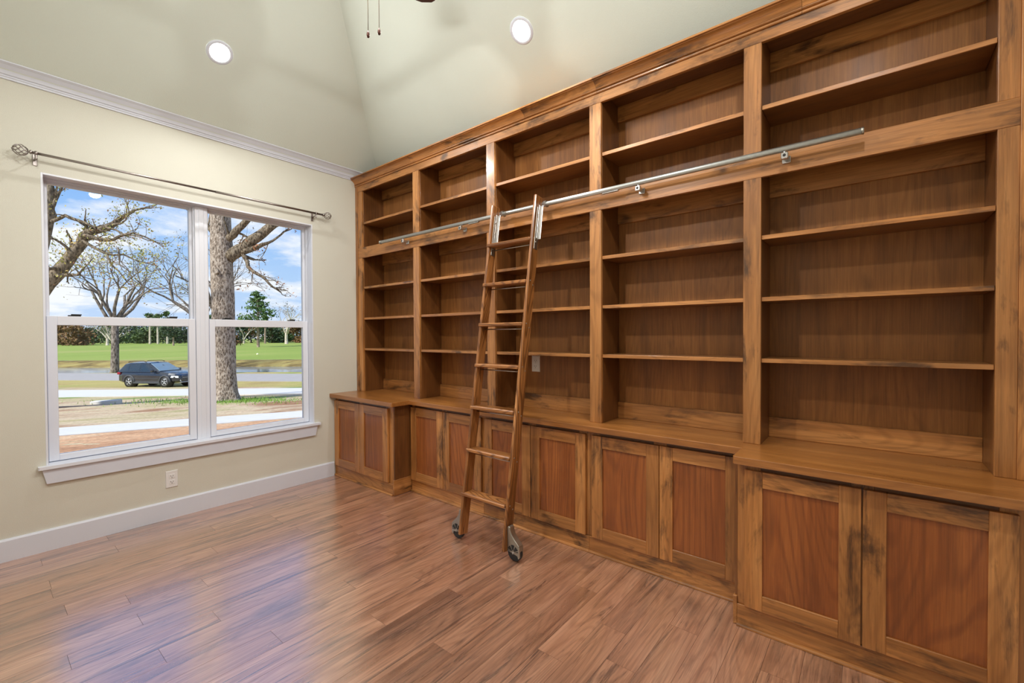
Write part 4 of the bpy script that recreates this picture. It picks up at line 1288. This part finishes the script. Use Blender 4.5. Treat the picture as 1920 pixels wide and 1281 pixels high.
# ------------------------------------------------------------------ parked car
def build_car():
    paint = plain('black_car_paint', lin(26, 30, 36), .25, noise=.02, coat=.8, spec=.6)
    clad = plain('grey_cladding', lin(62, 64, 68), .6, noise=.04)
    gls = plain('tinted_car_glass', lin(36, 46, 54), .06, noise=.02, spec=.9)
    shield = plain('windshield_glass', lin(120, 140, 150), .06, noise=.03, spec=.9)
    silver = plain('car_silver', lin(196, 196, 198), .3, .6, noise=.03)
    lamp = plain('headlight_lens', lin(226, 228, 230), .15, noise=.03)
    red = plain('tail_lamp_red', lin(140, 18, 34), .25, noise=.05)
    rear = Vector(ew(-26.46, 30.74)); d2 = EA * math.cos(math.radians(-10)) + EB * math.sin(math.radians(-10))
    fwd = Vector((d2.x, d2.y, 0.006)).normalized()
    left = Vector((0, 0, 1)).cross(fwd).normalized(); upv = fwd.cross(left)
    org = rear + left * .80
    t = link('car', None, None, tuple(org)); tag(t, 'black crossover car parked on the verge beside the road', 'car')

    def W3(p): return tuple(org + fwd * p[0] + left * p[1] + upv * p[2])

    def put(mb, name, mat, parent=t, fix=True):
        mb.v = [W3(v) for v in mb.v]
        return mb.build(name, mat, parent, fix)

    def loft(secs, closed=True):
        m = MB(); n = len(secs[0]); v = [p for s in secs for p in s]; f = []
        for i in range(len(secs) - 1):
            for k in range(n - 1):
                f.append((i * n + k, i * n + k + 1, (i + 1) * n + k + 1, (i + 1) * n + k))
        f.append(tuple(range(n))); f.append(tuple((len(secs) - 1) * n + k for k in range(n))[::-1])
        m.add(v, f, False)
        return m
    # lower body: x, bottom, shoulder, top, half width
    st = [(-1.02, .42, .80, .98, .70), (-.96, .32, .90, 1.08, .84), (-.6, .27, .92, 1.10, .92), (.6, .25, .92, 1.08, .935), (1.7, .25, .90, 1.05, .935), (2.45, .26, .88, 1.06, .92), (3.1, .28, .84, .98, .90), (3.55, .30, .80, .90, .84), (3.78, .32, .72, .82, .70), (3.86, .38, .62, .70, .56)]
    secs = []
    for x, zb, zs, zt, w in st:
        half = [(w * .80, zb), (w, zb + .12), (w, zs - .1), (w * .97, zs), (w * .90, zt - .01), (w * .5, zt + .015), (0, zt + .02)]
        secs.append([(x, -y, z) for y, z in half] + [(x, y, z) for y, z in half[-2::-1]])
    body = put(loft(secs), 'body', paint)
    for p in body.data.polygons: p.use_smooth = False
    # greenhouse
    gh = [(-.98, 1.06, 1.07, .86, .80), (-.80, 1.06, 1.34, .88, .76), (-.55, 1.07, 1.60, .89, .70), (-.2, 1.07, 1.67, .90, .70), (.9, 1.06, 1.69, .90, .71), (1.35, 1.05, 1.66, .90, .69), (1.75, 1.05, 1.45, .89, .73), (2.40, 1.05, 1.06, .87, .83)]
    secs = []
    for x, zb, zt, wb, wt in gh:
        half = [(wb, zb - .03), (wt + (wb - wt) * .12, zt - .05 * (zt > 1.2)), (wt * .86, zt), (0, zt + .03 * (zt > 1.3))]
        secs.append([(x, -y, z) for y, z in half] + [(x, y, z) for y, z in half[-2::-1]])
    cab = put(loft(secs), 'cabin', paint)

    def sidept(x, f_, s):
        for (x0, b0, t0, w0, v0), (x1, b1, t1, w1, v1) in zip(gh[:-1], gh[1:]):
            if x0 <= x <= x1:
                q = (x - x0) / (x1 - x0)
                zb, zt = b0 + (b1 - b0) * q - .03, t0 + (t1 - t0) * q - .05
                wb, wt = w0 + (w1 - w0) * q, v0 + (v1 - v0) * q; wt = wt + (wb - wt) * .12
                return (x, s * (wb + (wt - wb) * f_ + .006), zb + (zt - zb) * f_)
    for s in (-1, 1):
        for xa, xb, ya, yb in ((-.86, -.08, -.60, -.12), (-.02, .80, -.02, .80), (.88, 2.10, .88, 1.42)):
            n = 6; m = MB()
            lo = [sidept(xa + (xb - xa) * k / n, .10, s) for k in range(n + 1)]
            hi = [sidept(ya + (yb - ya) * k / n, .90, s) for k in range(n + 1)]
            m.add(lo + hi, [(k, k + 1, k + n + 2, k + n + 1) for k in range(n)])
            put(m, 'side_window', gls, cab)
    m = MB(); m.add([(2.36, -.76, 1.115), (2.36, .76, 1.115), (1.50, .62, 1.625), (1.50, -.62, 1.625), (2.30, -.76, 1.08), (2.30, .76, 1.08), (1.44, .62, 1.59), (1.44, -.62, 1.59)], [(0, 1, 2, 3), (7, 6, 5, 4), (0, 4, 5, 1), (1, 5, 6, 2), (2, 6, 7, 3), (3, 7, 4, 0)])
    put(m, 'windshield', shield, cab)
    for s in (-1, 1):
        m = MB(); m.tube([(-.35, s * .66, 1.70), (-.2, s * .66, 1.75), (.9, s * .66, 1.77), (1.15, s * .66, 1.71)], .022, 6); put(m, 'roof_rack', M['black'], cab)
        m = MB(); m.box((1.92, s * .92, 1.06), (2.10, s * 1.12, 1.22), .04); put(m, 'mirror', paint, cab)
        m = MB(); m.box((-.15, s * .925, .25), (2.5, s * .955, .40), .02); put(m, 'side_sill', clad, body)
        m = MB(); m.box((.0, s * .932, .60), (2.4, s * .945, .63), .005); put(m, 'side_moulding', clad, body)
        m = MB(); m.add([(3.30, s * .885, .66), (3.74, s * .72, .64), (3.74, s * .72, .76), (3.36, s * .87, .80), (3.34, s * .905, .66), (3.79, s * .735, .64), (3.78, s * .735, .765), (3.40, s * .89, .80)], [(0, 1, 2, 3), (7, 6, 5, 4), (0, 4, 5, 1), (1, 5, 6, 2), (2, 6, 7, 3), (3, 7, 4, 0)])
        put(m, 'headlight', lamp, body)
        m = MB(); m.box((-1.04, s * .60, .86), (-.78, s * .915, 1.03), .03); put(m, 'tail_light', red, body)
        m = MB(); m.lathe([(0, .03), (.06, .03), (.07, 0)], (3.80, s * .58, .46), 'x', 12); put(m, 'fog_light', lamp, body)
        for xw in (0., 2.89):
            arch = MB()
            pts = [(xw + .43 * math.cos(PI * k / 12), s * .93, .36 + .43 * math.sin(PI * k / 12)) for k in range(13)]
            arch.tube(pts, .055, 6); put(arch, 'wheel_arch', clad, body)
            m = MB(); m.lathe([(.0, s * .60), (.41, s * .60), (.41, s * .938), (0, s * .938)], (xw, 0, .36), 'y', 24); put(m, 'wheel_well', M['black'], body)
            m = MB(); m.lathe([(.23, s * .72), (.34, s * .72), (.36, s * .76), (.36, s * .92), (.345, s * .955), (.245, s * .962)], (xw, 0, .36), 'y', 28)
            wl = put(m, 'wheel', M['black'], t)
            m = MB(); m.lathe([(.245, s * .955), (.235, s * .972), (.225, s * .955), (.225, s * .93)], (xw, 0, .36), 'y', 28, caps=False)
            m.lathe([(0, s * .975), (.05, s * .972), (.055, s * .94)], (xw, 0, .36), 'y', 14)
            for k in range(5):
                for dq in (-.16, .16):
                    q = 2 * PI * k / 5 + .3
                    a, b = (xw + .05 * math.cos(q), s * .965, .36 + .05 * math.sin(q)), (xw + .23 * math.cos(q + dq), s * .962, .36 + .23 * math.sin(q + dq))
                    m.tube([a, b], .017, 5)
            put(m, 'rim', silver, wl)
    m = MB(); m.box((3.76, -.50, .64), (3.875, .50, .68), .012); m.box((3.74, -.52, .74), (3.85, .52, .77), .012); put(m, 'grille_bar', silver, body, False)
    m = MB(); m.box((3.70, -.50, .66), (3.868, .50, .76), .01); put(m, 'grille', M['black'], body, False)
    m = MB(); m.box((3.70, -.62, .30), (3.89, .62, .36), .02); put(m, 'bumper_lip', silver, body, False)
    return t


build_car()
